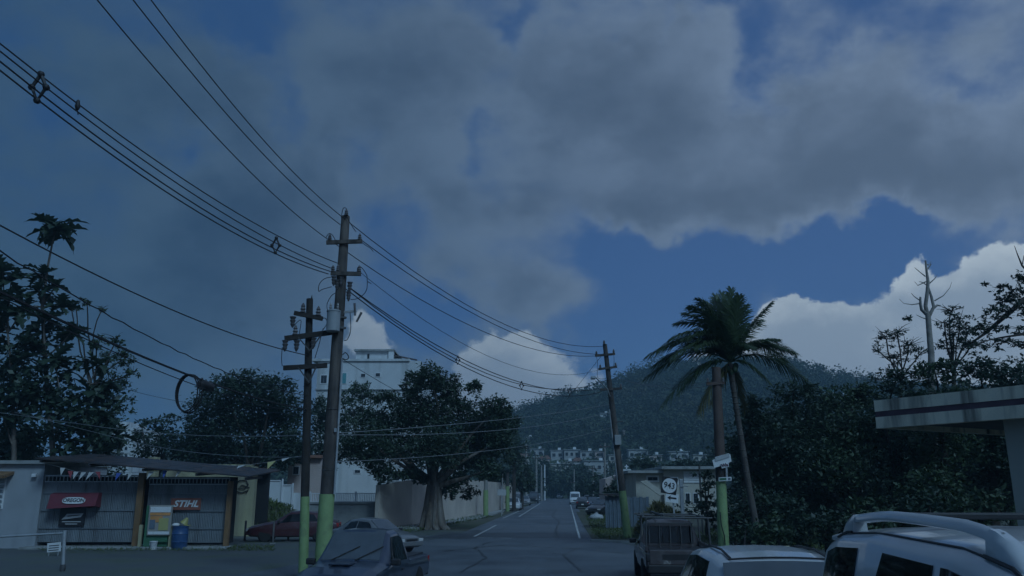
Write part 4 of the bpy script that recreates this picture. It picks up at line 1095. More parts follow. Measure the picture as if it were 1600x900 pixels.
# beige roadside wall: runs from behind the silver car to the far pavement
bw = thing('beige_wall', 'long beige plastered wall along the left pavement behind the big tree trunk', 'wall', grd(640, 826))
pts_ = [grd(588, 829), grd(640, 824), grd(700, 815.5), grd(752, 806), grd(806, 792)]
tops = [at(566, 772, pts_[0].y).z, at(640, 768, pts_[1].y).z, at(700, 752, pts_[2].y).z, at(752, 750, pts_[3].y).z, at(806, 752, pts_[4].y).z]
tops = [2.6, 2.95, 3.1, 3.15, 3.2]
for i in range(4):
    a, b = pts_[i] + Vector((0, .6, 0)), pts_[i + 1] + Vector((0, .6, 0)); nseg = 1
    for j in range(nseg):
        u0, u1 = j / nseg, (j + 1) / nseg - .004
        p, q = a + (b - a) * u0, a + (b - a) * u1; h0 = tops[i] + (tops[i + 1] - tops[i]) * u0; h1 = tops[i] + (tops[i + 1] - tops[i]) * u1
        d = (q - p).normalized(); n = Vector((-d.y, d.x, 0)) * .25
        up0, up1 = Vector((0, 0, h0)), Vector((0, 0, h1))
        MB().add([p, q, q + n, p + n, p + up0, q + up1, q + n + up1, p + n + up0], [(3, 2, 1, 0), (4, 5, 6, 7), (0, 1, 5, 4), (1, 2, 6, 5), (2, 3, 7, 6), (3, 0, 4, 7)]).build('wall_bay', 'beige_wall', bw, True)
eb = grd(798, 795)
fb = thing('street_block', 'pale low building closing the beige wall further down the street', 'building', (eb.x - 2.5, eb.y + 6, 0))
MB().box((-1.2, 0, 1.7), (5, 6, 3.4)).build('wall', 'pink_wall', fb); MB().box((-1.2, 0, 3.5), (5.6, 6.6, .2)).build('roof', 'concrete', fb)
MB().box((.2, -3.02, 1.1), (1.1, .08, 2.2)).build('door', 'dark_void', fb); MB().box((-2.2, -3.02, 1.8), (1.3, .08, 1.1)).build('window', 'window_glass', fb)
# far apartment block at the far left between trees
fa = thing('far_apartment_block', 'distant pale apartment block glimpsed between the left trees', 'apartment building', (sx(178, 150), 150, 0))
pbox(150, 206, 668, 770, 150, 12).build('wall', 'white_wall', fa, True); pbox(163, 200, 659, 668, 152, 8).build('roof_room', 'white_wall', fa, True)
for y_ in (674, 686, 698, 710):
    for x_ in (158, 170, 182, 194): window(fa, x_, x_ + 6, y_, y_ + 6, 150, mullions=0)
    pbox(168, 190, y_ + 8, y_ + 10, 149, 1.0).build('balcony', 'concrete', fa, True)

# ------------------------------------------------------------------ right side buildings
YB = 78.0
rb = thing('cream_building', 'long flat-roofed cream building behind the route sign', 'building', (sx(1060, YB), YB, 0))
def B_(px0, px1, py0, py1, dep, nm, mt, Y=YB): return pbox(px0, px1, py0, py1, Y, dep).build(nm, mt, rb, True)
B_(1038, 1128, 733, 806, 9, 'wall', 'cream_wall'); B_(1034, 1131, 728.5, 733, 10.5, 'roof', 'concrete', YB - .9)
B_(994, 1038, 739, 806, 8, 'wing', 'cream_wall', YB + .5); B_(981, 1037, 735, 739, 10, 'wing_roof', 'concrete', YB - .4)
B_(1068, 1097, 736, 755, .1, 'roller_door', 'white_wall', YB - .06)
for i in range(5): B_(1068.5, 1096.5, 737 + i * 3.6, 739.6 + i * 3.6, .05, 'door_slat', 'white_paint', YB - .09)
for a_, b_ in ((1071, 1079), (1083, 1092)): window(rb, a_, b_, 770, 787, YB)
window(rb, 1010, 1030, 743, 753, YB + .5); window(rb, 1046, 1060, 745, 757, YB)
MB().plate([at(1000, 752, YB - 1), at(1010, 750, YB - 1), at(1040, 772, YB - 1), at(1030, 774, YB - 1)], .4).build('stair_wall', 'cream_wall', rb, True)
ch = thing('chapel', 'small pink chapel front with a white cross on its gable', 'chapel', (sx(970, YB + 8), YB + 8, 0))
MB().add([at(946, 800, YB + 8), at(997, 800, YB + 8), at(997, 752, YB + 8), at(985, 745, YB + 8), at(972, 740, YB + 8), at(958, 745, YB + 8), at(946, 748, YB + 8)] +
         [at(946, 800, YB + 8) + Vector((0, 6, 0)), at(997, 800, YB + 8) + Vector((0, 6, 0)), at(997, 752, YB + 8) + Vector((0, 6, 0)), at(985, 745, YB + 8) + Vector((0, 6, 0)), at(972, 740, YB + 8) + Vector((0, 6, 0)), at(958, 745, YB + 8) + Vector((0, 6, 0)), at(946, 748, YB + 8) + Vector((0, 6, 0))],
         [tuple(range(7)), tuple(reversed(range(7, 14)))] + [(i, i + 7, (i + 1) % 7 + 7, (i + 1) % 7) for i in range(7)]).build('wall', 'pink_wall', ch, True)
pbox(974, 986, 733, 745, YB + 7.8, .5).build('bell_gable', 'white_wall', ch, True)
cr = MB(); pbox(978.3, 979.9, 726, 734, YB + 7.8, .12, cr); cr.build('cross', 'white_paint', ch, True); pbox(976.3, 981.9, 728.3, 729.8, YB + 7.78, .16).build('cross_arm', 'white_paint', ch, True)
window(ch, 955, 961, 755, 768, YB + 8, mullions=0); pbox(968, 975, 765, 798, YB + 7.95, .1).build('door', 'dark_void', ch, True)

YF = 52.0
fn = thing('sheet_fence', 'blue-grey corrugated sheet fence and shed behind the leaning pole', 'fence', (sx(960, YF), YF, 0))
for i in range(9):
    pbox(946 + i * 3.1, 948.8 + i * 3.1, 775 + (i % 3) * .7, 825, YF + (i % 2) * .05, .06).build('fence_sheet', 'fence_blue', fn, True)
pbox(944, 978, 771.5, 774, YF - .3, 3.5).build('roof_sheet', 'roof_sheet', fn, True)
for i in range(7): pbox(980 + i * 5, 984.6 + i * 5, 776 + (i % 2) * 1.5, 825, YF + 1 + (i % 2) * .05, .06).build('fence_sheet', 'gate_sheet' if i == 0 else 'fence_blue', fn, True)
mound('soil_heap', sx(1036, 42), 42.5, 1.25, 1.8, 1.4, 'soil', 'brown heap of earth and dry grass under the route sign', 9, (3800, .3, 'leaf_palm_dry'))

# route sign
Yg = 31.0
g = grd(1068, 806); 
rs = thing('route_sign', 'tilted black and white route sign 943 with a left arrow plate', 'sign', (at(1051, 800, Yg).x, Yg, 0))
kk = Yg / FPX
MB().span((.1, 0, 0), (.02, .06, at(1050, 745, Yg).z), .05, .04).build('post', 'galvanised', rs)
ctr = at(1045.8, 758.8, Yg - .06) - rs.location; tilt = Matrix.Rotation(.17, 3, 'Y')
ps = MB().box((0, 0, 0), (.57, .012, .60)).build('panel', 'sign_black', rs); ps.location = ctr; ps.rotation_euler = (0, .17, 0)
MB().prism([(.262 * math.cos(t_), .262 * math.sin(t_)) for t_ in np.linspace(0, 2 * math.pi, 41)[:-1]], -.012, -.008).build('white_disc', 'sign_white', ps)
lettering('943', .30, 'sign_black', ps, (0, -.015, -.005), bold=.004, sx=.92, name='number')
ctr2 = at(1050, 778.2, Yg - .06) - rs.location
p2 = MB().box((0, 0, 0), (.47, .012, .32)).build('arrow_plate', 'sign_white', rs); p2.location = ctr2; p2.rotation_euler = (0, .13, 0)
MB().prism([(-.17, 0), (-.05, .09), (-.06, .03), (.16, .03), (.16, -.03), (-.06, -.03), (-.05, -.09)], -.012, -.008).build('arrow', 'sign_black', p2)
gp = thing('sign_post', 'plain grey steel post behind the route sign', 'post', (at(1066.5, 800, 33).x, 33, 0))
MB().box((0, 0, at(1066, 749, 33).z / 2), (.13, .13, at(1066, 749, 33).z)).build('post', 'galvanised', gp, bevel=.01); MB().box((.0, -.09, at(1066, 760, 33).z), (.5, .03, .03)).build('arm', 'galvanised', gp); MB().box((0, 0, .02), (.3, .3, .04)).build('base_plate', 'iron', gp)
hp = thing('lattice_post', 'thin dark post in front of the cream building', 'post', (at(1096.5, 800, 45).x, 45, 0))
MB().tube([(0, 0, 0), (0, 0, at(1096, 727, 45).z)], .05, 8).build('post', 'iron', hp, smooth=50); MB().box((0, 0, .03), (.25, .25, .06)).build('base', 'concrete', hp)

# concrete canopy at the right
cn = thing('concrete_canopy', 'stained concrete forecourt canopy with a maroon stripe on one pillar', 'canopy', (12, 18, 0))
ca, cb_ = at(1365, 626, 20.0), at(1600, 605.5, 16.9)
bot = at(1367, 669.5, 20.0)
dirc = Vector((cb_.x - ca.x, cb_.y - ca.y, 0)).normalized(); back = Vector((-dirc.y, dirc.x, 0))
if back.y < 0: back = -back
LEN = 9.5; DEP = 7.5; zt, zb = ca.z, bot.z
o0 = Vector((ca.x, ca.y, 0))
hgt = zt - zb
def slab(u0, u1, v0, v1, z0, z1, nm, mt):
    vs = [o0 + dirc * u + back * v + Vector((0, 0, z)) for z in (z0, z1) for u, v in ((u0, v0), (u1, v0), (u1, v1), (u0, v1))]
    MB().add(vs, [(3, 2, 1, 0), (4, 5, 6, 7), (0, 1, 5, 4), (1, 2, 6, 5), (2, 3, 7, 6), (3, 0, 4, 7)]).build(nm, mt, cn, True)
for i in range(4):
    u0, u1 = LEN * i / 4, LEN * (i + 1) / 4 - .006
    slab(u0, u1, 0, .18, zb + hgt * .60, zt, 'upper_fascia', 'fascia')
    slab(u0, u1, .02, .18, zb + hgt * .40, zb + hgt * .60, 'stripe', 'fascia_band')
    slab(u0, u1, 0, .18, zb, zb + hgt * .40, 'lower_fascia', 'fascia')
    slab(-.0 + .0, .18, .19 + (DEP - .2) * i / 4, .19 + (DEP - .2) * (i + 1) / 4 - .006, zb, zt, 'side_fascia', 'fascia')
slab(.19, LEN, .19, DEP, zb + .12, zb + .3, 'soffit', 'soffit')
slab(.19, LEN, .19, DEP, zt - .12, zt - .02, 'deck', 'concrete')
cpos = at(1591, 662, 17.9)
MB().box((cpos.x + .16, cpos.y, (zb + .12) / 2), (.62, .62, zb + .12), Matrix.Rotation(math.atan2(dirc.y, dirc.x), 3, 'Z')).build('pillar', 'cream_wall', cn, True, bevel=.02)
cp2 = o0 + dirc * 1.2 + back * 6.6
MB().box((o0.x + dirc.x * 8.5 + back.x * 6.3, o0.y + dirc.y * 8.5 + back.y * 6.3, (zb + .12) / 2), (.5, .5, zb + .12)).build('pillar', 'cream_wall', cn, True)
# two plastic chairs under the trees
def chair(px, py, mat, label, Y):
    g = at(px, py, Y); t = thing('plastic_chair', label, 'chair', (g.x, g.y, g.z - .8), .1, 'plastic chairs')
    t.location.z = 0
    MB().box((0, 0, .43), (.44, .42, .035)).build('seat', mat, t, bevel=.012)
    MB().prism([(-.21, .46), (.21, .46), (.17, .86), (.12, .89), (-.12, .89), (-.17, .86)], .19, .215).build('backrest', mat, t) if mat != 'chair_cream' else None
    if mat == 'chair_cream':
        for x in (-.155, -.05, .05, .155): MB().box((x, .2, .66), (.06, .025, .40)).build('back_slat', mat, t)
        MB().box((0, .2, .87), (.36, .03, .06)).build('back_rail', mat, t, bevel=.01)
    for x in (-.19, .19):
        for y in (-.18, .18): MB().tube([(x * .95, y * .95, .42), (x * 1.1, y * 1.12, 0)], [.025, .02], 6).build('leg', mat, t)
        MB().span((x * 1.1, -.18, .64), (x * 1.1, .19, .66), .045, .025).build('arm', mat, t)
chair(1229, 852, 'chair_cream', 'cream slatted plastic chair under the dark trees', 22.0)
chair(1257, 853, 'chair_dark', 'dark plastic chair right of the cream one under the trees', 22.0)

# ------------------------------------------------------------------ vehicles (local +X is forward)
class Loft:
    def __init__(s, st): s.st = sorted(st); s.xs = [a[0] for a in s.st]
    def par(s, x): return [float(np.interp(x, s.xs, [a[i] for a in s.st])) for i in range(1, 6)]
    def sec(s, x):
        zl, zb, zt, hw, ht = s.par(x)
        e = min(.09, (zt - zb) * .45)
        return [(hw * .86, zl), (hw * .965, zl + .07), (hw, zl + (zb - zl) * .5), (hw * .99, zb - .06), (hw * .965, zb), (ht + .025, zt - e), (ht - .015, zt - e * .45), (ht - .09, zt - e * .12), (ht * .5, zt + .014), (0, zt + .022)]
    def body(s, step=.12):
        xs = sorted(set([round(v, 3) for v in np.arange(s.xs[0], s.xs[-1], step)] + s.xs)); mb = MB(); rows = []
        for x in xs:
            h = s.sec(x); rows.append([(x, y, z) for y, z in h] + [(x, -y, z) for y, z in reversed(h[:-1])])
        mb.grid(rows)
        for r_ in (rows[0], rows[-1]): mb.add(r_, [tuple(range(len(r_)))])
        mb.grid([[r_[0] for r_ in rows], [r_[-1] for r_ in rows]])
        return mb
    def side_glass(s, x0, x1, side, u0=.08, u1=.94, n=6, off=.007, slant0=0.0, slant1=0.0, th=.012):
        rows = []
        for i in range(n + 1):
            r_ = []
            for u in (u0, .5 * (u0 + u1), u1):
                k = (u - u0) / (u1 - u0); a, b = x0 + slant0 * k, x1 + slant1 * k; x = a + (b - a) * i / n
                h = s.sec(x); y = h[4][0] + (h[5][0] - h[4][0]) * u; z = h[4][1] + (h[5][1] - h[4][1]) * u
                r_.append((x, side * (y + off), z))
            rows.append(r_)
        inner = [[(x, y - side * (off + th), z) for x, y, z in r_] for r_ in rows]
        mb = MB().grid(rows); mb.grid(inner)
        loop = lambda R_: [r_[0] for r_ in R_] + R_[-1][1:] + [r_[-1] for r_ in reversed(R_[:-1])] + list(reversed(R_[0][1:-1]))
        A_, B_ = loop(rows), loop(inner); m_ = len(A_)
        mb.add(A_ + B_, [(i, (i + 1) % m_, (i + 1) % m_ + m_, i + m_) for i in range(m_)])
        return mb
    def end_glass(s, x0, x1, f=.9, n=5, off=.012, f1=None):
        f1 = f1 or f; rows = []
        for i in range(n + 1):
            x = x0 + (x1 - x0) * i / n; zl, zb, zt, hw, ht = s.par(x); fr = f + (f1 - f) * i / n
            zt += off
            rows.append([(x, ht * fr * v, zt + .02 * (1 - v * v)) for v in (-1, -.6, -.2, .2, .6, 1)])
        inner = [[(x, y, z - .03) for x, y, z in r_] for r_ in rows]
        mb = MB().grid(rows); mb.grid(inner)
        for r_, q_ in ((rows[0], inner[0]), (rows[-1], inner[-1])): mb.grid([r_, q_])
        mb.grid([[r_[0] for r_ in rows], [r_[0] for r_ in inner]]); mb.grid([[r_[-1] for r_ in rows], [r_[-1] for r_ in inner]])
        return mb
TYRE = [(.60, -.5), (.92, -.48), (1.0, -.36), (1.0, .36), (.92, .48), (.60, .5)]
def wheel(t, x, y, r, w=.2):
    s = 1 if y > 0 else -1
    ty = MB().lathe([(a * r, b * w) for a, b in TYRE], (x, y, r), 20, 'Y').build('wheel', 'rubber', t, smooth=40)
    MB().lathe([(.60 * r, .30 * w * s), (.58 * r, .44 * w * s), (.2 * r, .40 * w * s), (.12 * r, .46 * w * s), (.02, .47 * w * s)], (x, y, r), 14, 'Y').build('rim', 'rim', ty, smooth=35)
    MB().lathe([(r * 1.14, -.02), (r * 1.14, .02)], (x, y - s * .06, r * 1.0), 20, 'Y').build('wheel_arch', 'black_plastic', t)
SEDAN = [(-2.2, .42, .70, .80, .72, .56), (-2.1, .30, .86, .97, .80, .64), (-1.72, .25, .92, 1.03, .84, .66), (-1.08, .22, .93, 1.38, .86, .56), (-.5, .22, .92, 1.45, .86, .58), (.15, .22, .90, 1.41, .86, .57),
         (.92, .22, .86, .95, .86, .68), (1.4, .22, .78, .89, .85, .66), (2.0, .25, .64, .74, .80, .60), (2.2, .36, .58, .64, .70, .52)]
HATCH = [(-1.95, .40, .82, .95, .76, .58), (-1.88, .30, .92, 1.05, .81, .62), (-1.50, .25, .95, 1.50, .84, .56), (-1.1, .22, .95, 1.545, .85, .58), (-.4, .22, .94, 1.56, .85, .585), (.25, .22, .92, 1.51, .85, .57),
         (1.05, .22, .88, .98, .85, .68), (1.5, .22, .78, .88, .84, .66), (1.9, .3, .62, .72, .76, .58)]
SUV = [(-2.35, .50, .95, 1.10, .86, .70), (-2.28, .42, 1.12, 1.35, .90, .70), (-2.02, .36, 1.18, 1.90, .92, .69), (-1.7, .34, 1.18, 1.965, .93, .695), (-1.0, .32, 1.18, 2.0, .94, .70), (.2, .32, 1.16, 1.99, .94, .70), (.7, .32, 1.15, 1.93, .94, .69),
       (1.45, .32, 1.12, 1.24, .93, .76), (2.2, .34, 1.02, 1.12, .91, .74), (2.5, .45, .85, .96, .84, .66)]
VAN = [(-2.5, .4, 1.05, 1.9, .86, .72), (-2.4, .32, 1.1, 2.02, .92, .78), (-1, .3, 1.1, 2.08, .94, .8), (.9, .3, 1.08, 2.02, .94, .78), (1.35, .3, 1.04, 1.75, .93, .74), (1.95, .3, .98, 1.1, .91, .74), (2.35, .34, .82, .95, .86, .66), (2.5, .45, .66, .76, .78, .6)]
PICK = [(-2.6, .5, .72, .80, .76, .72), (-2.55, .42, .84, .93, .80, .76), (-.55, .36, .88, .965, .83, .79), (-.5, .36, .92, 1.5, .83, .60), (-.1, .36, .93, 1.60, .83, .61), (.45, .36, .92, 1.585, .83, .60),
        (1.15, .36, .92, 1.02, .83, .68), (1.8, .36, .86, .96, .82, .66), (2.3, .42, .74, .84, .78, .60), (2.4, .5, .66, .74, .72, .54)]
def car(name, label, cat, loc, heading, st, paint, wheels=(1.3, -1.3, .31, .74), side=((.72, -.42), (-.48, -1.25)), front=(.2, .88), rear=(-1.12, -1.66), nose=None, group=None, scale=1.0, simple=False):
    L = Loft(st); t = thing(name, label, cat, loc, heading, group); t.scale = (scale,) * 3
    body = L.body(.12 if not simple else .3).build('body', paint, t, smooth=32)
    for s in (-1, 1):
        for i, (a, b) in enumerate(side):
            L.side_glass(b, a, s, u1=.97 if cat == 'SUV' else (1.02 if scale == 1.07 else .94), slant1=-.45 if i == 0 else 0.0, slant0=.28 if i == len(side) - 1 and len(side) > 1 else 0.0).build('side_window', 'car_glass', t, smooth=40)
    if front: L.end_glass(front[0], front[1], .90).build('windscreen', 'pale_sheen_glass', t, smooth=50)
    if rear: L.end_glass(rear[0], rear[1], .98 if scale == 1.07 else .88).build('rear_window', 'pale_sheen_glass', t, smooth=50)
    x1, x0 = L.xs[-1], L.xs[0]
    pf, pr = L.par(x1 - .1), L.par(x0 + .08)
    MB().box((x1 - .03, 0, pf[0] + .12), (.16, pf[3] * 1.9, .2)).build('front_bumper', 'black_plastic' if cat == 'pickup' else paint, t, bevel=.03)
    MB().box((x0 + .02, 0, pr[0] + .12), (.16, pr[3] * 1.9, .2)).build('rear_bumper', 'black_plastic' if cat == 'pickup' else paint, t, bevel=.03)
    MB().box((x1 + .0, 0, pf[1] - .06), (.06, pf[3] * .9, .13)).build('grille', 'black_plastic', t)
    for s in (-1, 1):
        MB().box((x1 - .05, s * pf[3] * .78, pf[1] - .04), (.16, pf[3] * .36, .13)).build('headlight', 'lamp_clear', t, bevel=.02)
        MB().box((x0 + .05, s * pr[3] * .86, pr[1] - .04), (.14, pr[3] * .26, .18)).build('tail_light', 'lamp_red', t, bevel=.02)
        h = L.sec(front[1] - .25 if front else .8)
        MB().box((front[1] - .22 if front else .8, s * (h[4][0] + .10), h[4][1] + .08), (.10, .2, .13)).build('wing_mirror', 'black_plastic', t, bevel=.03)
        for wx in wheels[:2]: wheel(t, wx, s * wheels[3], wheels[2])
    MB().box((x0 - .062, 0, pr[0] + .22), (.01, .32, .14)).build('number_plate', 'sign_white', t)
    return t, L
UP = Vector((0, 0, 1))
AW = math.pi / 2 - math.atan2(84, 1280)       # heading away down the street
TO = AW + math.pi                             # coming towards the camera

# dark pickup facing the camera, left foreground
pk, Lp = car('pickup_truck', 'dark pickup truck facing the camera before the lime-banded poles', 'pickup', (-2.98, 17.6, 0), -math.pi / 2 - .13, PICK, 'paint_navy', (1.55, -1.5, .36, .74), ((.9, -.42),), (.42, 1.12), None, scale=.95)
MB().box((-1.55, 0, .90), (1.9, 1.3, .12)).build('bed_liner', 'black_plastic', pk)
for y0 in (-.38, .12):
    MB().span((1.17, y0, 1.05), (.86, y0 + .5, 1.30), .025, .02).build('wiper', 'black_plastic', pk)
MB().box((1.55, 0, 1.02), (.5, .42, .04)).build('hood_scoop', 'paint_navy', pk, bevel=.015)
for s in (-1, 1): MB().box((.1, s * .845, .80), (.14, .03, .03)).build('door_handle', 'black_plastic', pk)
# red car and silver car behind the poles
rc, _ = car('coupe', 'red low coupe parked behind the lime-banded poles', 'car', (sx(462, 40), 40, 0), math.pi + .12, SEDAN, 'paint_red', scale=.94)
sc_, _ = car('sedan', 'silver sedan with a rounded roof behind the dark pickup', 'car', (sx(588, 33), 33.0, 0), -.62, SEDAN, 'paint_dull', scale=.86)
# battered pickup with a ladder rack, right
rk, Lr = car('pickup_truck', 'battered brown pickup seen from behind with a pipe rack over its bed', 'pickup', (at(1057, 870, 20).x + .28, 22.5, 0), AW - .02, PICK, 'paint_brown', (1.55, -1.5, .36, .74), ((.9, -.42),), (.42, 1.12), None, scale=.97)
for i, y_ in enumerate((-.405, 0, .405)):
    zz = .98
    w_ = .20
    MB().add([(-.556, y_ - w_, 1.02), (-.556, y_ + w_, 1.02), (-.520, y_ + w_ * .93, 1.44), (-.520, y_ - w_ * .93, 1.44), (-.566, y_ - w_, 1.02), (-.566, y_ + w_, 1.02), (-.530, y_ + w_ * .93, 1.44), (-.530, y_ - w_ * .93, 1.44)],
             [(0, 1, 2, 3), (7, 6, 5, 4), (0, 4, 5, 1), (1, 5, 6, 2), (2, 6, 7, 3), (3, 7, 4, 0)]).build('rear_window', 'car_glass', rk)
for y_ in (-.55, -.28, 0, .28, .55): MB().tube([(-.62, y_, .98), (-.60, y_, 1.52)], .016, 5).build('guard_bar', 'iron', rk)
MB().tube([(-.60, -.6, 1.52), (-.60, .6, 1.52)], .02, 5).build('guard_rail', 'iron', rk)
MB().box((-1.55, 0, .92), (1.9, 1.36, .08)).build('bed_floor', 'black_plastic', rk)
for s in (-1, 1):
    MB().box((-1.55, s * .77, 1.0), (2.0, .07, .14)).build('bed_side', 'paint_brown', rk, bevel=.02)
    for x_ in (-2.45, -.62): MB().tube([(x_, s * .77, 1.05), (x_, s * .74, 1.70)], .022, 6).build('rack_upright', 'iron', rk)
    MB().tube([(-2.5, s * .74, 1.70), (.9, s * .70, 1.74)], .024, 6).build('rack_rail', 'iron', rk)
for x_ in (-2.45, -.62, .75): MB().tube([(x_, -.85, 1.71), (x_, .85, 1.73)], .026, 6).build('rack_bar', 'iron', rk)
MB().tube([(-2.4, .3, 1.76), (.8, .36, 1.78)], .03, 6).build('carried_pipe', 'iron', rk)
MB().box((-2.60, 0, .80), (.05, 1.42, .34), Matrix.Rotation(.05, 3, 'Y')).build('tailgate', 'paint_brown', rk, bevel=.02)
MB().box((-2.63, .0, .82), (.02, .8, .12)).build('tailgate_panel', 'black_plastic', rk)
MB().box((-1.5, 0, .42), (.14, 1.3, .14)).build('rear_axle', 'iron', rk)
for o_ in list(rk.children):
    if o_.name.startswith('number_plate'): bpy.data.objects.remove(o_)
    elif o_.name.startswith('tail_light'): o_.data.materials[0] = M('black_plastic')
# silver hatchback
hb, Lh = car('hatchback', 'silver hatchback seen from behind between the brown pickup and the big SUV', 'car', (2.80, 10.25, 0), AW + .01, HATCH, 'paint_silver', (1.2, -1.2, .30, .74), ((.8, -.28), (-.34, -1.36)), (.3, 1.0), (-1.52, -1.86), scale=1.07)
MB().tube([(x_, .46, 1.572 if -1.3 < x_ < 0 else 1.52) for x_ in (-1.42, -1.0, -.4, .1, .26)], .012, 5).build('roof_trim', 'black_plastic', hb)
MB().tube([(x_, -.46, 1.572 if -1.3 < x_ < 0 else 1.52) for x_ in (-1.42, -1.0, -.4, .1, .26)], .012, 5).build('roof_trim', 'black_plastic', hb)
MB().tube([(-1.50, y_, 1.515 + .02 * (1 - (y_ / .5) ** 2)) for y_ in np.linspace(-.5, .5, 9)], .010, 5).build('hatch_seal', 'black_plastic', hb)
MB().tube([(.1, 0, 1.55), (-.05, 0, 1.72)], [.012, .005], 5).build('aerial', 'black_plastic', hb)
# big silver SUV at the right edge
heading = math.radians(-96.5)
cx_, cy_ = 2.62, 4.1
su, Ls = car('sport_utility_vehicle', 'large dusty silver SUV with roof rails cut off by the right edge', 'SUV', (2.80, 4.12, 0), heading, SUV, 'paint_silver', (1.5, -1.45, .38, .82), ((1.05, .12), (.02, -.98)), (.72, 1.42), (-2.04, -2.27), scale=1.035)
for s in (-1, 1):
    q = Ls.side_glass(-2.0, -1.14, s, .06, .97, 6, .007, slant0=.07, slant1=-.05).build('quarter_window', 'car_glass', su, smooth=40)
    for k, (xx, zz, rr) in enumerate(((-1.82, 1.52, .08), (-1.60, 1.60, .06))):
        h = Ls.sec(xx); u = (zz - h[4][1]) / (h[5][1] - h[4][1]); y = h[4][0] + (h[5][0] - h[4][0]) * u
        o_ = MB().prism([(rr * math.cos(t_) * (1 + .3 * math.sin(3 * t_)), rr * math.sin(t_) * (1 + .25 * math.cos(2 * t_))) for t_ in np.linspace(0, 6.283, 15)[:-1]], -.001, .001).build('sticker', 'sign_grey', q)
        o_.location = (xx, s * (y + .0095), zz); o_.rotation_euler = (s * math.atan2(h[4][0] - h[5][0], h[5][1] - h[4][1]) * 1.0, 0, 0)
    # roof rail: feet at both ends, rail bowed between them
    yr = .60
    def zr(x): return Ls.par(x)[2] - .02
    rows = []
    for i in range(13):
        k = i / 12; x = -1.62 + 2.1 * k; lift = .085 + .012 * math.sin(math.pi * k)
        z = zr(x) + lift; w_ = .032; h_ = .030
        rows.append([(x, s * yr + dx * w_, z + dz * h_) for dx, dz in ((-1, -.7), (-.8, .5), (0, 1), (.8, .5), (1, -.7), (0, -1))])
    rows = [r_ + [r_[0]] for r_ in rows]
    MB().grid(rows).build('roof_rail', 'paint_silver', su, smooth=60)
    for xe, dr in ((-1.66, -1), (.50, 1)):
        f = MB(); rr = []
        for k, (dx, wz, hz) in enumerate(((-.16, .050, .128), (-.10, .052, .126), (.0, .054, .105), (.08, .052, .06), (.16, .04, .012))):
            x = xe + dr * (dx + .06); z0 = zr(x) - .012
            rr.append([(x, s * yr - wz, z0), (x, s * yr - wz * .85, z0 + hz * .7), (x, s * yr - wz * .4, z0 + hz), (x, s * yr + wz * .4, z0 + hz), (x, s * yr + wz * .85, z0 + hz * .7), (x, s * yr + wz, z0)])
        f.grid(rr); f.add(rr[0], [tuple(range(6))]); f.add(rr[-1], [tuple(range(6))])
        f.build('rail_foot', 'paint_silver', su, smooth=50)
        MB().tube([(xe + dr * (dx + .06), s * (yr + .055), zr(xe + dr * (dx + .06)) + .004) for dx in (-.16, -.05, .08, .18)], .010, 5).build('foot_gasket', 'black_plastic', su)
    # drip channel along the roof edge
    MB().tube([(x, s * (Ls.par(x)[4] - .05), Ls.par(x)[2] - .022) for x in np.linspace(-1.75, .6, 12)], .006, 5).build('roof_channel', 'black_plastic', su)
for x_ in (-1.32, -.72):
    MB().span((x_, -.585, Ls.par(x_)[2] + .085), (x_, .585, Ls.par(x_)[2] + .085), .07, .035).build('roof_crossbar', 'black_plastic', su, bevel=.008)
MB().box((-2.08, 0, 1.90), (.26, 1.25, .035), Matrix.Rotation(-.12, 3, 'Y')).build('rear_spoiler', 'paint_silver', su, bevel=.012)

# vehicles far down the street
def street(px, yb): return grd(px, yb)
def fcar(px, yb, heading, st, paint, name, label, cat, **k):
    g = street(px, yb); return car(name, label, cat, (g.x, g.y + 2.0, 0), heading, st, paint, group='vehicles down the street', **k)
fcar(803, 798.5, TO, SEDAN, 'paint_white', 'sedan', 'white sedan parked facing us on the left verge', 'car')
vk = dict(wheels=(1.6, -1.6, .34, .8), side=((1.3, .3), (.2, -1.0), (-1.1, -2.2)), front=(1.36, 1.92), rear=None)
fcar(808, 792, TO, VAN, 'paint_grey', 'van', 'grey van behind the parked white sedan on the left', 'van', **vk)
fcar(834, 786.5, TO, VAN, 'paint_black', 'van', 'black high van on the left edge of the road', 'van', **vk)
fcar(900, 788.5, TO, VAN, 'paint_white', 'van', 'white van coming towards us on the right of the road', 'van', **vk)
fcar(912, 795, AW, SEDAN, 'paint_black', 'sedan', 'black sedan parked right of the white van', 'car')
fcar(875, 779, TO, SEDAN, 'paint_white', 'sedan', 'tiny white car on the crest of the road', 'car')
fcar(945, 799, AW + .3, HATCH, 'paint_white', 'hatchback', 'white hatchback partly behind the sheet fence', 'car', wheels=(1.2, -1.2, .30, .74), side=((.8, -.28), (-.34, -1.12)), front=(.3, 1.0), rear=(-1.52, -1.86))
fcar(943, 806, TO - .4, SEDAN, 'paint_black', 'sedan', 'dark car nose poking out beside the sheet fence', 'car')
fcar(842, 783, TO, HATCH, 'paint_silver', 'hatchback', 'small pale car beyond the black van', 'car', wheels=(1.2, -1.2, .30, .74), side=((.8, -.28), (-.34, -1.12)), front=(.3, 1.0), rear=(-1.52, -1.86))
fcar(821, 790, TO, VAN if False else SEDAN, 'paint_grey', 'sedan', 'grey sedan parked between the vans on the left', 'car')
fcar(826, 785, AW, SEDAN, 'paint_silver', 'sedan', 'pale sedan further along the left kerb', 'car')
fcar(921, 790, AW, HATCH, 'paint_dull', 'hatchback', 'grey hatchback parked beyond the black sedan on the right', 'car', wheels=(1.2, -1.2, .30, .74), side=((.8, -.28), (-.34, -1.12)), front=(.3, 1.0), rear=(-1.52, -1.86))
fcar(929, 795, TO, SEDAN, 'paint_navy', 'sedan', 'dark blue car parked behind the rubbish sack', 'car')
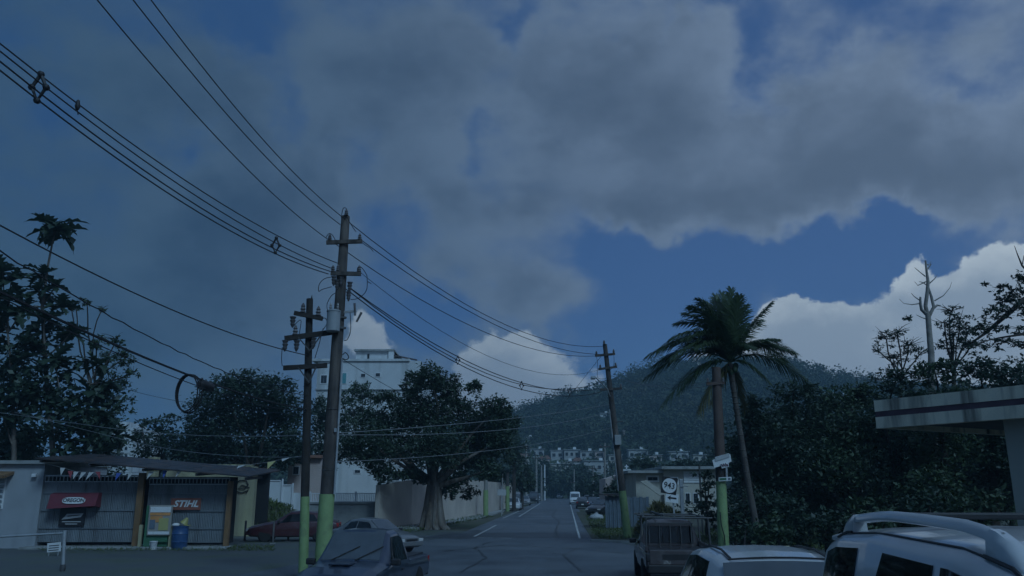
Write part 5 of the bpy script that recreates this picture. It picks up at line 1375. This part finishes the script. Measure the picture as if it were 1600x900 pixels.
# rubbish sack on the right verge
gbg = grd(932, 812); rbk = thing('rubbish_sack', 'pale rubbish sack lying on the right verge', 'sack', gbg)
mb = MB().lathe([(.1, 0), (.38, .05), (.45, .18), (.35, .36), (.15, .45), (.06, .52), (.1, .58)], (0, 0, 0), 12); mb.v = [(x * random.uniform(.8, 1.2) * 1.3, y * random.uniform(.8, 1.2), z * random.uniform(.85, 1.1)) for x, y, z in mb.v]
mb.build('sack', 'sign_grey', rbk, smooth=80)
# sign panel on the left verge
vs = thing('verge_sign', 'small pale sign on a post at the left verge', 'sign', grd(784, 806))
MB().box((0, 0, 1.3), (.06, .06, 2.6)).build('post', 'galvanised', vs); MB().box((0, -.05, 2.1), (.8, .03, .55)).build('panel', 'sign_grey', vs)

# ------------------------------------------------------------------ trees
def clump(px, py, rx, ry, Y, r, dj=1.0):
    y = Y + r.uniform(-dj, dj); c = at(px, py, y); k = y / FPX * .86
    return (np.array(c), (rx * k, min(rx, ry) * k * 1.1, ry * k))
def tree(name, label, g, clumps, leaf, size, trunk_r, fork, mat='bark', density=.9, seed=1, dj=1.5, group=None, aspect=.5, limbs=10, trunk=None, flare=1.3, twigs=0, crown_name='crown', up=.35):
    """clumps in pixels (x, y, rx, ry) at the tree's own distance"""
    r = random.Random(seed); t = thing(name, label, 'tree', (g.x, g.y, 0), 0, group)
    cl = [clump(a, b, c, d, g.y, r, dj) for a, b, c, d in clumps]
    foliage(t, cl, size, leaf, density, seed, crown_name, aspect, up=up)
    mb = MB(); fp = at(fork[0], fork[1], g.y)
    base = Vector((g.x, g.y, -.1))
    mid_ = base.lerp(fp, .5) + Vector((r.uniform(-.1, .1), 0, 0)) if trunk is None else trunk
    mb.tube([base, base.lerp(mid_, .25), mid_, fp], [trunk_r * flare, trunk_r * (1 + (flare - 1) * .35), trunk_r, trunk_r * .8], 10)
    order = sorted(range(len(cl)), key=lambda i: -cl[i][1][0])[:limbs]
    for i in order: limb(mb, fp + Vector((r.uniform(-.1, .1), r.uniform(-.1, .1), -r.uniform(0, .5))), cl[i][0], trunk_r * r.uniform(.3, .5), .03, .15, r=r)
    for _ in range(twigs):
        c, rad = cl[r.randrange(len(cl))]; c = Vector(c)
        d = Vector((r.uniform(-1, 1), r.uniform(-1, 1), r.uniform(-.2, 1)))
        limb(mb, c, c + Vector((d.x * rad[0], d.y * rad[1], d.z * rad[2])) * 1.25, .022, .006, .2, n=4, seg=4, r=r)
    mb.build('trunk', mat, t, True, smooth=60)
    return t

# the big spreading tree by the beige wall
gF = grd(676, 827)
fic = tree('ficus_tree', 'big spreading dark tree with a thick fluted trunk by the beige wall', gF,
     [(672, 588, 30, 24), (648, 602, 24, 20), (700, 606, 30, 24), (741, 606, 16, 14), (775, 640, 30, 24), (800, 662, 16, 20), (758, 668, 46, 34), (700, 648, 56, 40), (640, 640, 46, 38), (600, 622, 22, 14),
      (575, 690, 44, 34), (548, 700, 22, 26), (618, 690, 48, 36), (680, 702, 58, 36), (742, 712, 46, 32), (782, 690, 26, 34), (600, 738, 26, 18), (630, 742, 22, 12), (586, 720, 20, 18), (715, 748, 28, 18), (736, 771, 17, 9), (700, 762, 16, 18), (762, 735, 26, 18), (655, 745, 14, 14), (585, 660, 30, 26)],
     'leaf_ficus', .22, .5, (678, 752), 'bark', 1.3, 21, 2.2, flare=1.5, limbs=16, twigs=30)
rr_ = random.Random(4)
roots = MB()
for k_ in range(9):      # fluted buttress roots and hanging aerial roots round the trunk
    a_ = 2 * math.pi * k_ / 9 + rr_.uniform(-.2, .2)
    p0 = Vector((gF.x, gF.y, 0)) + Vector((math.cos(a_) * 1.0, math.sin(a_) * .85, -.08)); p1 = Vector((at(678, 760, gF.y).x, gF.y, at(678, 760, gF.y).z)) + Vector((math.cos(a_) * .36, math.sin(a_) * .36, 0))
    MB().tube([p0, p0.lerp(p1, .12) + Vector((-math.cos(a_) * .3, -math.sin(a_) * .25, .0)), p0.lerp(p1, .5) + Vector((-math.cos(a_) * .22, -math.sin(a_) * .2, 0)), p1], [.16, .22, .17, .10], 7).build('root', 'bark', fic, True, smooth=60)
# lighter small tree before the apartment block
tree('small_tree', 'small lighter green tree in front of the apartment block', grd(560, 808),
     [(565, 606, 24, 11), (548, 622, 20, 16), (580, 622, 20, 14), (560, 645, 26, 18), (540, 660, 16, 18), (525, 668, 14, 14)], 'leaf_mid', .26, .16, (558, 680), 'bark_dark', .9, 31, 1.5)
# the round dark tree left of the poles, and its neighbours
tree('rain_tree', 'wide round dark tree behind the tool shop and poles', grd(395, 820),
     [(388, 596, 40, 22), (350, 612, 44, 28), (425, 612, 46, 30), (330, 650, 46, 40), (395, 640, 70, 40), (448, 648, 32, 42), (380, 685, 84, 40), (455, 695, 26, 36), (318, 695, 46, 34), (420, 712, 50, 26), (350, 715, 60, 22)],
     'leaf_dark', .26, .45, (395, 745), 'bark_dark', 1.05, 41, 2.5, limbs=14, twigs=14)
tree('roadside_tree', 'smaller ragged tree between the breadfruit tree and the round dark tree', grd(245, 818),
     [(244, 665, 22, 14), (225, 688, 26, 18), (265, 686, 28, 20), (238, 708, 36, 16), (282, 704, 20, 18), (222, 662, 12, 8), (266, 655, 16, 10)], 'leaf_dark', .25, .2, (246, 740), 'bark_dark', .85, 43, 2.0, twigs=16)
tree('yard_tree', 'dark leafy tree between the two left poles', grd(505, 812),
     [(500, 640, 22, 22), (512, 665, 26, 24), (492, 690, 26, 26), (520, 700, 22, 26), (500, 720, 30, 16)], 'leaf_dark', .26, .2, (505, 748), 'bark_dark', .9, 47, 1.2)

# breadfruit trees at the left edge: big lobed leaves, each its own part
def lobed_leaf(L=1.0, W=.62, lobes=5, droop=.35):
    xs, rows = [], []
    n = lobes * 4
    left, midl, right = [], [], []
    for i in range(n + 1):
        t = i / n; env = math.sin(math.pi * min(1, t * 1.02 + .04)) ** .75 * (1.0 if t < .6 else 1 - (t - .6) * .5)
        sc_ = .42 + .58 * (.5 + .5 * math.cos(2 * math.pi * (t * lobes - .5)))
        w = W / 2 * env * sc_ + .01; z = -droop * t * t * L
        midl.append((0, t * L, z)); left.append((-w, t * L + w * .35, z + w * .22)); right.append((w, t * L + w * .35, z + w * .22))
    mb = MB().grid([left, midl, right]); return mb.mesh('leaf', 'leaf_bread')
LEAF = [lobed_leaf(1, .66, 5, .3), lobed_leaf(1, .6, 4, .6), lobed_leaf(1, .7, 5, .1)]
def rosette(t, c, n, size, r, flat=.2, spread=1.0):
    for i in range(n):
        a = 2 * math.pi * (i + r.uniform(-.3, .3)) / n; el_ = r.uniform(-.75, .75) * spread + flat
        o = link('leaf', LEAF[r.randrange(3)], t); s = size * r.uniform(.75, 1.2); o.scale = (s * r.uniform(.85, 1.1), s, s)
        o.rotation_euler = (el_, r.uniform(-.35, .35), a); o.location = Vector(c) - t.location
YBF = 42.0
def bread(label, base_px, pathpx, rosettes, size, seed, mass=(), r0=.16, nleaf=11):
    r = random.Random(seed); g = at(base_px, 852, YBF); t = thing('breadfruit_tree', label, 'tree', (g.x, YBF, 0), 0, 'breadfruit trees')
    mb = MB(); pts = [Vector((g.x, YBF, -.1))] + [at(x, y, YBF) for x, y in pathpx]
    mb.tube(pts, [r0 + (.04 - r0) * i / (len(pts) - 1) for i in range(len(pts))], 8)
    cs = []
    for (x, y, dy) in rosettes:
        c = at(x, y, YBF + dy); cs.append(c)
        near = min(pts, key=lambda p: (p - c).length + (4 if p.z > c.z else 0)); limb(mb, near, c, .05, .025, .12, r=r)
    mb.build('trunk', 'bark', t, True, smooth=60)
    for j_, c in enumerate(cs): rosette(t, c, nleaf, size * (1.3 if j_ < 2 and nleaf == 12 else .85) * r.uniform(.9, 1.15), r)
    if mass:
        cl = [clump(a, b, c, d, YBF, r, 1.2) for a, b, c, d in mass]
        foliage(t, cl, .36, 'leaf_bread', .75, seed, 'crown', .55, up=.2)
    return t
bread('tall breadfruit tree with one lone leaf rosette high on a bare stem', 84, [(82, 700), (70, 560), (66, 480), (74, 420), (84, 368)],
      [(87, 360, 0), (88, 352, .1), (66, 428, 0), (88, 446, -.3), (60, 455, .3), (40, 480, 0), (95, 480, .2), (70, 500, -.4), (110, 520, .2), (55, 540, 0), (85, 560, -.5)], .92 * 1.3, 5,
      [(70, 600, 60, 45), (90, 660, 60, 45), (60, 530, 36, 36)], nleaf=12)
bread('breadfruit tree with large lobed leaves cut off by the left edge', 20, [(22, 700), (20, 600), (12, 520)],
      [(4, 425, 0), (18, 440, .3), (-8, 470, 0), (28, 490, -.2), (0, 520, .3), (40, 560, -.5), (10, 580, 0), (30, 620, -.4), (5, 650, -.4), (15, 470, -.3)], .95 * 1.3, 8,
      [(15, 620, 50, 60), (20, 690, 50, 40), (10, 560, 36, 40)])
bread('lower breadfruit tree before the feathery tree at left', 130, [(132, 740), (136, 660), (140, 600)],
      [(135, 565, 0), (110, 580, .2), (155, 570, -.3), (170, 600, .1), (140, 610, -.5), (120, 640, -.4), (165, 650, -.2), (185, 680, .2), (150, 690, -.6), (110, 690, -.5)], .8 * 1.3, 12,
      [(140, 640, 44, 50), (120, 690, 60, 30), (165, 690, 30, 30)])
tree('feathery_tree', 'tall thin-branched tree with small leaves behind the left breadfruit trees', at(150, 840, 46.0),
     [(118, 476, 12, 8), (136, 470, 14, 7), (160, 482, 12, 6), (112, 484, 10, 6), (180, 530, 20, 10), (196, 560, 18, 16), (172, 560, 22, 18), (205, 585, 14, 12), (180, 600, 26, 22), (190, 630, 22, 18), (150, 540, 20, 16), (160, 660, 30, 30)],
     'leaf_mid', .19, .13, (148, 600), 'bark_dark', .55, 52, 1.2, limbs=12, twigs=50, trunk=None, flare=1.2)
for k_, (a_, b_, c_, d_, Yy) in enumerate(((60, 735, 70, 22, 44), (20, 700, 40, 40, 46), (150, 720, 50, 22, 47))):
    g_ = at(a_, 830, Yy); tree('dense_shrub', ['dark shrub rising over the grey building roof', 'dark leafy thicket at the left edge behind the breadfruit tree', 'dark shrub over the tool shop roof'][k_], g_, [(a_, b_, c_, d_), (a_ + 10, b_ + 20, c_, d_)], 'leaf_dark', .3, .12, (a_, b_ + 30), 'bark_dark', .9, 60 + k_, 1.0, limbs=4)

# ------------------------------------------------------------------ coconut palm
YP = 33.5
gP = Vector((at(1186, 856, YP).x, YP, 0))
palm = thing('coconut_palm', 'tall coconut palm with a thin curved trunk right of the sign pole', 'tree', gP)
trk = [Vector((gP.x, YP, -.1))] + [at(x, y, YP) for x, y in ((1180, 815), (1170, 760), (1162, 710), (1154, 660), (1148, 620), (1143, 585), (1141, 568))]
MB().tube(trk, [.19, .14, .12, .115, .11, .105, .12, .10], 10).build('trunk', 'palm_trunk', palm, True, smooth=60)
for i in range(26):     # leaf scars ring the trunk
    f = i / 26 * (len(trk) - 2) + .6; a_ = int(f); p = trk[a_].lerp(trk[a_ + 1], f - a_)
    if p.z > .2: MB().lathe([(.118, -.025), (.134, 0), (.118, .02)], p, 10).build('leaf_scar', 'palm_trunk', palm, True)
def frond(tip, rise, seed, mat='leaf_palm', lean=0.0, dens=66, c0=None, ll=.88, hang=.40):
    r = np.random.default_rng(seed); c = c0 if c0 is not None else at(1141, 566, YP)
    tip = Vector(tip); d = tip - c; L = d.length; N_ = 14; pts = []
    for i in range(N_ + 1):
        t = i / N_; p = c + d * t; p.z += rise * L * (4 * t * (1 - t)) * .5 * (1.25 - .5 * t); pts.append(p)
    mb = MB().tube(pts, [.035 - .028 * i / N_ for i in range(N_ + 1)], 5)
    P = np.array(pts); tt = np.linspace(.10, .995, dens)
    V, F = [], []
    for t in tt:
        f = t * N_; a = min(int(f), N_ - 1); q = P[a] + (P[a + 1] - P[a]) * (f - a); ax = P[a + 1] - P[a]; ax /= np.linalg.norm(ax)
        sd = np.cross(ax, (0, 0, 1.0)); sd /= max(np.linalg.norm(sd), 1e-6)
        up_ = np.cross(sd, ax)
        for s in (-1, 1):
            l = ll * L / 2.8 * (math.sin(math.pi * (t * .82 + .12)) ** .7) * r.uniform(.8, 1.15)
            dd = ax * (.55 + .5 * t) + sd * s * (.75 - .15 * t) + up_ * r.uniform(-.1, .25); dd /= np.linalg.norm(dd)
            m_ = q + dd * l * .5; e_ = q + dd * l + np.array([0, 0, -hang * l * r.uniform(.5, 1.2)])
            m_ = m_ + np.array([0, 0, -hang * l * .12]); w = ax * .028
            k = len(V); V += [q - w, q + w, m_ + w * 1.1, m_ - w * 1.1, e_]; F += [(k, k + 1, k + 2, k + 3), (k + 3, k + 2, k + 4)]
    mb.add(V, F)
    return mb.build('frond', mat, palm, True)
fr_ = [(1050, 528, .55, -.6), (1070, 490, .4, .3), (1092, 468, .3, -.2), (1118, 462, .16, .6), (1143, 452, .05, -.3), (1135, 470, .1, 1.4), (1204, 474, .14, -.4), (1185, 500, .2, 1.6), (1243, 552, .42, .2), (1230, 566, .5, 1.4),
       (1012, 556, .45, .0), (1030, 545, .5, 1.2), (1036, 632, .32, -.5), (1062, 612, .35, .8), (1010, 590, .4, .9), (1205, 600, .35, -.5), (1262, 596, .35, .7), (1215, 530, .3, -1.2), (1085, 545, .4, -1.8), (1180, 545, .45, -2.0), (1100, 500, .35, 1.6), (1165, 478, .12, .8), (1048, 560, .5, -1.4), (1120, 500, .3, -1.6), (1058, 505, .5, .8), (1082, 478, .38, -1.0), (1104, 472, .25, 1.0), (1128, 458, .1, .2), (1155, 462, .08, -1.0), (1066, 530, .5, -1.0), (1095, 520, .45, .4), (1160, 520, .35, 1.2), (1022, 570, .42, .5), (1225, 545, .4, -.8)]
for i, (x, y, rs_, dy) in enumerate(fr_): frond(at(x, y, YP + dy), rs_, 100 + i)
for i, (x, y, dy) in enumerate(((1092, 640, -.4), (1165, 640, .3), (1112, 628, .6))): frond(at(x, y, YP + dy), .18, 160 + i, 'leaf_palm_dry', hang=.9)
for k_, (dx, dz) in enumerate(((-.18, -.2), (.15, -.22), (.0, -.32), (.22, -.05))):
    MB().lathe([(.02, -.15), (.1, -.09), (.125, 0), (.1, .09), (.03, .14)], at(1141, 570, YP) + Vector((dx, -.15 + .05 * k_, dz)), 10).build('coconut', 'leaf_mid', palm, True, smooth=60)

# ------------------------------------------------------------------ the dark wall of trees on the right
rw = [(1165, 36, [(1180, 640, 34, 26), (1200, 680, 50, 40), (1190, 740, 60, 50), (1200, 800, 60, 36), (1165, 700, 30, 30)], 'leaf_dark', 'dark tree right behind the palm trunk'),
      (1245, 38, [(1240, 612, 44, 22), (1250, 660, 60, 44), (1240, 730, 60, 50), (1260, 790, 60, 40), (1285, 630, 30, 26)], 'leaf_dark', 'dark bushy tree above the two plastic chairs'),
      (1320, 37, [(1320, 624, 44, 22), (1345, 610, 26, 20), (1330, 670, 60, 44), (1310, 730, 60, 50), (1330, 790, 60, 40)], 'leaf_mid', 'dense tree just left of the concrete canopy edge'),
      (1400, 36, [(1400, 595, 40, 22), (1410, 640, 50, 40), (1400, 700, 60, 50), (1390, 770, 60, 44)], 'leaf_dark', 'dense dark tree behind the canopy left corner'),
      (1470, 34, [(1462, 585, 44, 26), (1480, 640, 50, 40), (1470, 700, 60, 50), (1460, 770, 60, 44)], 'leaf_mid', 'dense tree below the dead trunk behind the canopy'),
      (1550, 35, [(1530, 580, 40, 26), (1580, 590, 40, 30), (1550, 640, 60, 50), (1540, 710, 60, 50), (1550, 780, 60, 44), (1600, 700, 50, 60)], 'leaf_dark', 'dense tree behind the canopy pillar'),
      (1640, 35, [(1630, 600, 44, 40), (1640, 680, 50, 50), (1640, 770, 60, 50)], 'leaf_dark', 'dense tree at the right edge behind the pillar')]
for i, (px, Yy, cl, mt, lb) in enumerate(rw):
    g_ = at(px, 840, Yy); tree('dense_tree', lb, g_, cl, mt, .2, .2, (px, 740), 'bark_dark', .95, 200 + i, 1.6, group='trees along the right side', limbs=7, twigs=8)
for i, (px, yt_) in enumerate(((1190, 640), (1265, 622), (1345, 615), (1425, 600), (1505, 590), (1585, 590))):
    g_ = at(px, 835, 48); tree('dense_tree', ['first', 'second', 'third', 'fourth', 'fifth', 'sixth'][i] + ' tree from the palm in the back row behind the dark tree wall', g_, [(px, yt_ + 20, 44, 20), (px - 20, yt_ + 70, 56, 44), (px + 24, yt_ + 70, 50, 44), (px, yt_ + 140, 70, 50), (px, yt_ + 195, 70, 36)], 'leaf_dark', .34, .2, (px, 745), 'bark_dark', .8, 220 + i, 1.2, group='back row of trees on the right', limbs=5)
for i, (px, Yy, yc, rx, lb) in enumerate(((1150, 33.5, 815, 26, 'low bush at the foot of the sign pole'), (1215, 31, 828, 40, 'low dark bush behind the plastic chairs'), (1290, 30, 815, 46, 'leafy undergrowth left of the canopy'), (1370, 29, 800, 50, 'leafy undergrowth under the canopy, left part'), (1450, 29, 790, 54, 'leafy undergrowth under the canopy middle'), (1530, 29, 790, 54, 'leafy undergrowth by the canopy pillar'))):
    g_ = at(px, 850, Yy); tree('bush', lb, g_, [(px, yc, rx, 26), (px + 12, yc + 22, rx, 22), (px - 14, yc + 12, rx * .7, 24)], 'leaf_mid' if i % 2 else 'leaf_dark', .22, .05, (px, yc + 25), 'bark_dark', .7, 240 + i, .8, group='undergrowth on the right', limbs=3)
tree('fern_tree', 'young tree with layered feathery branches before the cream building', at(1103, 820, 42), [(1100, 742, 22, 8), (1108, 758, 24, 8), (1095, 770, 20, 6), (1108, 784, 26, 10), (1085, 794, 26, 10), (1110, 806, 24, 12)], 'leaf_dark', .2, .08, (1103, 775), 'bark_dark', .8, 270, .8, limbs=6, twigs=14)

# dead tree
YD = 36.0
dt = thing('dead_tree', 'bare dead tree with a broken top above the canopy', 'tree', (at(1456, 830, YD).x, YD, 0))
mb = MB(); D_ = lambda *a: [at(x, y, YD) for x, y in a]
mb.tube([Vector((at(1457, 800, YD).x, YD, -.1))] + D_((1456, 640), (1455, 553), (1452, 520), (1450, 493)), [.22, .18, .14, .125, .12], 8)
mb.tube(D_((1450, 495), (1446, 478), (1449, 455), (1450, 440), (1448, 425), (1446, 407)), [.10, .085, .08, .07, .055, .04], 7)
mb.tube(D_((1451, 495), (1459, 480), (1455, 463), (1451, 450)), [.09, .07, .06, .045], 7)
mb.tube(D_((1449, 492), (1440, 484), (1438, 474), (1438, 464)), [.09, .07, .06, .04], 6)
mb.tube(D_((1459, 481), (1464, 477), (1470, 478)), [.06, .05, .03], 5)
for tw in (((1449, 446), (1441, 441), (1436, 440)), ((1438, 474), (1425, 476), (1412, 474), (1405, 467)), ((1446, 432), (1436, 424), (1429, 418)), ((1460, 470), (1474, 462), (1484, 450), (1487, 441)), ((1452, 443), (1460, 436), (1464, 430)), ((1450, 420), (1455, 412)), ((1438, 470), (1428, 463), (1424, 458)), ((1452, 500), (1440, 496), (1432, 492)), ((1447, 440), (1434, 446), (1429, 440)), ((1446, 412), (1451, 414), (1455, 409))):
    mb.tube(D_(*tw), [.03, .02, .012, .008][:len(tw)], 4)
mb.build('trunk', 'bark_dead', dt, True, smooth=60)
foliage(dt, [clump(1418, 495, 14, 7, YD, random.Random(2), .3)], .2, 'leaf_dark', .5, 301, 'leaf_tuft')
# sparse trees round it and the big branch from the right
tree('sparse_tree', 'thin twiggy tree left of the dead trunk', at(1405, 830, 37.0), [(1385, 530, 22, 16), (1402, 520, 18, 14), (1420, 540, 24, 16), (1372, 548, 14, 10), (1436, 555, 20, 14), (1400, 560, 30, 14)], 'leaf_dark', .12, .08, (1408, 585), 'bark_dark', .3, 310, 1.0, limbs=6, twigs=60)
tree('sparse_tree', 'thin twiggy tree right of the dead trunk', at(1490, 830, 37.0), [(1486, 486, 18, 12), (1476, 505, 16, 12), (1500, 500, 20, 16), (1490, 525, 24, 16), (1515, 515, 20, 14), (1520, 540, 26, 16), (1480, 545, 24, 14)], 'leaf_dark', .13, .1, (1490, 575), 'bark_dark', .42, 311, 1.0, limbs=7, twigs=50)
YR = 30.0
bt = thing('leaning_tree', 'dark tree with a long leafy branch reaching in from the right edge', 'tree', (at(1720, 840, YR).x, YR, 0))
mb = MB(); Z_ = lambda *a: [at(x, y, YR) for x, y in a]
mb.tube([Vector((bt.location.x, YR, -.1))] + Z_((1715, 700), (1690, 560), (1650, 460)), [.3, .26, .22, .16], 8)
mb.tube(Z_((1690, 540), (1640, 470), (1600, 468), (1575, 490), (1540, 520), (1505, 545)), [.16, .13, .11, .09, .06, .02], 7)
mb.tube(Z_((1650, 460), (1612, 430), (1597, 415), (1590, 398), (1585, 384)), [.1, .06, .035, .02, .01], 5); mb.tube(Z_((1597, 415), (1600, 400), (1606, 390)), [.02, .015, .008], 4)
mb.tube(Z_((1640, 520), (1600, 522), (1560, 528), (1530, 535)), [.08, .05, .03, .01], 5)
r_ = random.Random(9); cl = []
for (x, y, a, b) in ((1590, 460, 24, 16), (1570, 470, 20, 14), (1560, 450, 16, 10), (1548, 490, 20, 16), (1585, 485, 24, 16), (1530, 515, 20, 14), (1515, 535, 20, 12), (1560, 510, 20, 10), (1600, 440, 16, 16), (1610, 470, 20, 26), (1575, 535, 26, 8), (1545, 540, 22, 9), (1600, 540, 22, 10), (1540, 445, 10, 6), (1596, 515, 22, 8)):
    c = clump(x, y, a, b, YR, r_, .8); cl.append(c)
    for _ in range(6):
        d = Vector((r_.uniform(-1, 1), r_.uniform(-1, 1), r_.uniform(-.5, 1))); cc = Vector(c[0]); limb(mb, cc, cc + Vector((d.x * c[1][0], d.y * c[1][1], d.z * c[1][2])) * 1.3, .018, .005, .2, n=4, seg=4, r=r_)
mb.build('trunk', 'bark_dark', bt, True, smooth=60)
foliage(bt, cl, .14, 'leaf_dark', .5, 320, 'crown')

# street trees further down and the dark wood beyond the crest
st = [(815, 742, 20, 22, 105, 'rounded tree over the left pavement beyond the beige wall'), (838, 756, 12, 12, 190, 'small dark tree left of the road near its crest'), (803, 700, 16, 24, 95, 'tall dark tree right of the big tree crown'), (866, 757, 22, 16, 246, 'dark tree closing the end of the road'), (888, 748, 16, 18, 238, 'dark tree right of the road end'),
      (912, 757, 15, 16, 160, 'rounded tree behind the white van'), (936, 757, 14, 18, 130, 'dark tree above the parked white hatchback'), (850, 735, 16, 18, 232, 'dark tree behind the paired poles'), (908, 738, 18, 14, 215, 'dark tree below the big white hill block'), (957, 762, 12, 12, 70, 'small tree at the foot of the chapel'), (1010, 722, 24, 10, 110, 'low tree behind the cream building wing'), (1070, 724, 30, 8, 112, 'low tree behind the cream building roof'), (770, 735, 24, 18, 100, 'dark tree showing over the beige wall end'), (1120, 716, 20, 16, 105, 'tree right of the cream building')]
for i, (px, py, rx, ry, Yy, lb) in enumerate(st):
    g_ = Vector((at(px, 790, Yy).x, Yy, 0)); tree('street_tree', lb, g_, [(px, py, rx, ry), (px - rx * .5, py + ry * .5, rx * .7, ry * .7), (px + rx * .5, py + ry * .4, rx * .7, ry * .8), (px + rx * .1, py + ry * .8, rx * .8, ry * .6)], 'leaf_dark' if i % 2 else 'leaf_ficus', max(.3, Yy * .004), .22, (px, py + ry * 1.1), 'bark_dark', .9, 400 + i, 2.0, group='trees down the street', limbs=4)
# weeds and grass along the verges
def weeds(name, label, quad, n, size, mat, seed):
    r = np.random.default_rng(seed); a, b, c, d = [np.array(p) for p in quad]
    u, v = r.random((n, 1)), r.random((n, 1)); P = (a * (1 - u) + b * u) * (1 - v) + (d * (1 - u) + c * u) * v
    P[:, 2] = .02; V, F = leaf_quads(P, size, .2, -.3, seed, droop=-1.0); o = link(name, npmesh(name, V, F, mat)); tag(o, label, 'grass', kind='stuff')
weeds('verge_grass', 'patchy grass on the right verge under the leaning pole', (grd(915, 806), grd(930, 843), grd(1015, 846), grd(985, 806)), 5200, .16, 'grass', 71)
weeds('wall_grass', 'weeds at the foot of the beige wall', (grd(600, 829), grd(640, 834), grd(770, 808), grd(752, 806)), 2600, .2, 'grass', 72)
weeds('lot_grass', 'tufts of grass along the edge of the shop lot', (grd(60, 862), grd(430, 862), grd(430, 854), grd(60, 853)), 2200, .12, 'grass', 73)
weeds('bank_grass', 'grass under the trees on the right', (grd(1090, 850), grd(1300, 862), grd(1300, 835), grd(1100, 825)), 3000, .2, 'grass', 74)

# ------------------------------------------------------------------ the damp air between here and the hill
def haze():
    mt = bpy.data.materials.new('haze'); mt.use_nodes = True
    N = mt.node_tree.nodes; L = mt.node_tree.links; N.clear()
    o = N.new('ShaderNodeOutputMaterial'); v = N.new('ShaderNodeVolumePrincipled')
    v.inputs['Color'].default_value = (.55, .82, 1.0, 1); v.inputs['Density'].default_value = HAZE
    v.inputs['Anisotropy'].default_value = 0.0
    L.new(v.outputs[0], o.inputs['Volume'])
    mt.cycles.homogeneous_volume = True
    mb = MB().box((0, 1350, 46.5), (5400, 3700, 97))
    ob = mb.build('haze', None); ob.data.materials.append(mt); tag(ob, kind='stuff')
HAZE = .0006
haze()
scene.cycles.volume_bounces = 1
